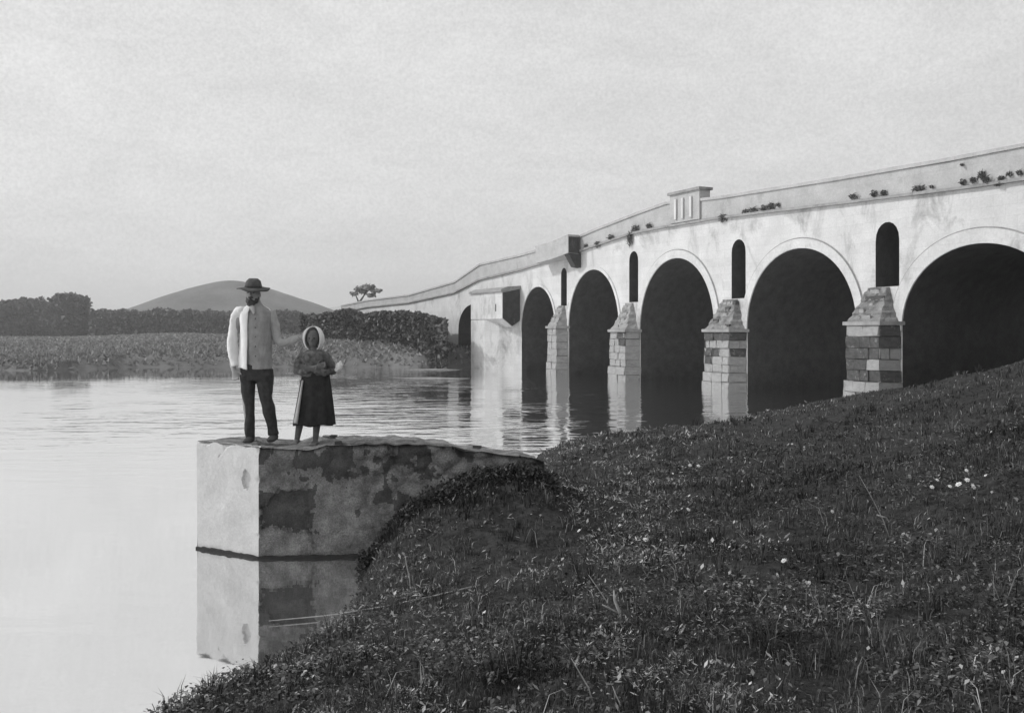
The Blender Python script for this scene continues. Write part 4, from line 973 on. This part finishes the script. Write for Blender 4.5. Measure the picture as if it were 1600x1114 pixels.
for (u, v, u2, v2, w, lab, fork) in ST:
    x, Y, z = solve_ground(u, v); k = Y/1500; root = empty('dry_stalk', (x, Y, z)); tag(root, lab, 'stalk', 'dry stalks on the near bank')
    dx, dz = (u2-u)*k, (v-v2)*k; w_ = w*k*1.0; bm = bmesh.new()
    loft(bm, [(0, 0, -.03, w_), (dx*.3+w_*.8, .01, dz*.35, w_*.9), (dx*.65-w_*.5, .02, dz*.7, w_*.7), (dx, .03, dz, w_*.35)], 7); bm_obj('stem', bm, M['straw'], root, True)
    if fork:
        bm = bmesh.new(); loft(bm, [(dx*.3, .01, dz*.3, w_*.7), (dx*.3-dz*.25-.01, -.01, dz*.5, w_*.5), (dx*.3-dz*.4-.02, -.02, dz*.62, w_*.3)], 6); bm_obj('side_shoot', bm, M['straw'], root, True)
# reed lying on the water's edge
x0, Y0 = (425-800)/1500*7.75, 7.75; bm = bmesh.new(); pts = [(420, 972), (520, 963), (600, 950), (680, 933), (750, 917)]
P = []
for i, (u, v) in enumerate(pts):
    xx, YY, zz = solve_ground(u+0, v) if i > 1 else ((u-800)/1500*(EYE-.012)/(v-518)*1500, (EYE-.012)/(v-518)*1500, .012)
    P.append((xx, YY, zz+.012, .006 if i else .003))
root = empty('fallen_reed', P[0][:3]); tag(root, 'long pale fallen reed lying from the bank out over the dark water', 'reed')
loft(bm, [(p[0]-P[0][0], p[1]-P[0][1], p[2]-P[0][2], p[3]) for p in P], 8, up=Vector((0, 0, 1))); bm_obj('stem', bm, M['straw'], root, True)
# white flowers
FL = [(1421, 745, 4, 'white flower leftmost of the bright cluster on the right slope'), (1464, 750, 3, 'white flower second from left in the bright cluster'), (1456, 761, 3.5, 'low white flower under the second one of the cluster'),
 (1484, 760, 3, 'small white flower left of the big blooms in the cluster'), (1498, 757, 5, 'large white bloom in the middle of the bright cluster'), (1511, 750, 4, 'white flower above the biggest bloom of the cluster'),
 (1510, 735, 3, 'topmost white flower of the bright cluster'), (1520, 760, 5, 'biggest white bloom at the right end of the cluster'), (1540, 743, 2.5, 'faint white flower to the right above the cluster'),
 (1300, 799, 3, 'lone white flower left of the broken twig'), (1225, 876, 4.5, 'lone bright white flower in the middle of the bank'), (1214, 898, 3.5, 'dull white flower just below the lone bright one'),
 (1264, 910, 3, 'tiny white flower right of the lone bright one'), (1467, 907, 4, 'white flower alone in the dark right part of the bank'), (1075, 796, 3.5, 'white flower at the upper left slope below the water'),
 (1078, 727, 2.8, 'left white flower of the upper pair near the water'), (1091, 728, 3, 'right white flower of the upper pair near the water'), (1008, 843, 4, 'pale wide flower left of the slope middle'),
 (905, 829, 3.5, 'pale flower at left of the slope above the stalks'), (1112, 1033, 3.5, 'white flower close to the bottom edge')]
fl_bm = bmesh.new()
def flower_mesh():
    bm = bmesh.new(); n = 8
    for i in range(n):
        a = 2*math.pi*i/n; c, s = math.cos(a), math.sin(a); w = .32
        q = [bm.verts.new(p) for p in ((0, 0, 0), (c*.55-s*w, s*.55+c*w, .18), (c*1.0, s*1.0, .12+.1*(i % 2)), (c*.55+s*w, s*.55-c*w, .18))]; bm.faces.new(q)
    g = bmesh.ops.create_uvsphere(bm, u_segments=8, v_segments=6, radius=.42)
    for v in g['verts']: v.co.z = v.co.z*.8+.15
    me = bpy.data.meshes.new('flower_head'); bm.to_mesh(me); bm.free(); me.materials.append(M['petal']); return me
FM = flower_mesh()
for i, (u, v, rr, lab) in enumerate(FL):
    x, Y, z = solve_ground(u, v+14); k = Y/1500; root = empty('wildflower', (x, Y, z)); tag(root, lab, 'flower', 'white wildflowers on the near bank')
    hgt = max(.04, EYE-(v-518)/1500*Y-z)
    bm = bmesh.new(); loft(bm, [(0, 0, -.02, .002), (.004, 0, hgt*.5, .0018), (0, 0, hgt, .0015)], 5); bm_obj('stem', bm, M['stem'], root)
    h = bpy.data.objects.new('flower_head', FM); h.location = (0, 0, hgt); s = rr*k*1.15; h.scale = (s, s, s); h.rotation_euler = (math.radians(random.uniform(30, 70)), random.uniform(-.4, .4), random.uniform(-1, 1)); link(h, root)

# ------------------------------------------------------------------ air
bm = bmesh.new(); box_bm(bm, -1900, 1700, -190, 1950, -23, 75)
hm = bpy.data.materials.new('air'); hm.use_nodes = True; ht = hm.node_tree; ht.nodes.remove(ht.nodes['Principled BSDF'])
pv = N(ht, 'ShaderNodeVolumePrincipled'); pv.inputs['Color'].default_value = (.995, .995, .995, 1); pv.inputs['Density'].default_value = .0008; pv.inputs['Anisotropy'].default_value = .2
ht.links.new(pv.outputs[0], ht.nodes['Material Output'].inputs['Volume'])
tag(bm_obj('haze', bm, hm), 'thin pale haze in the air over the river', kind='stuff')
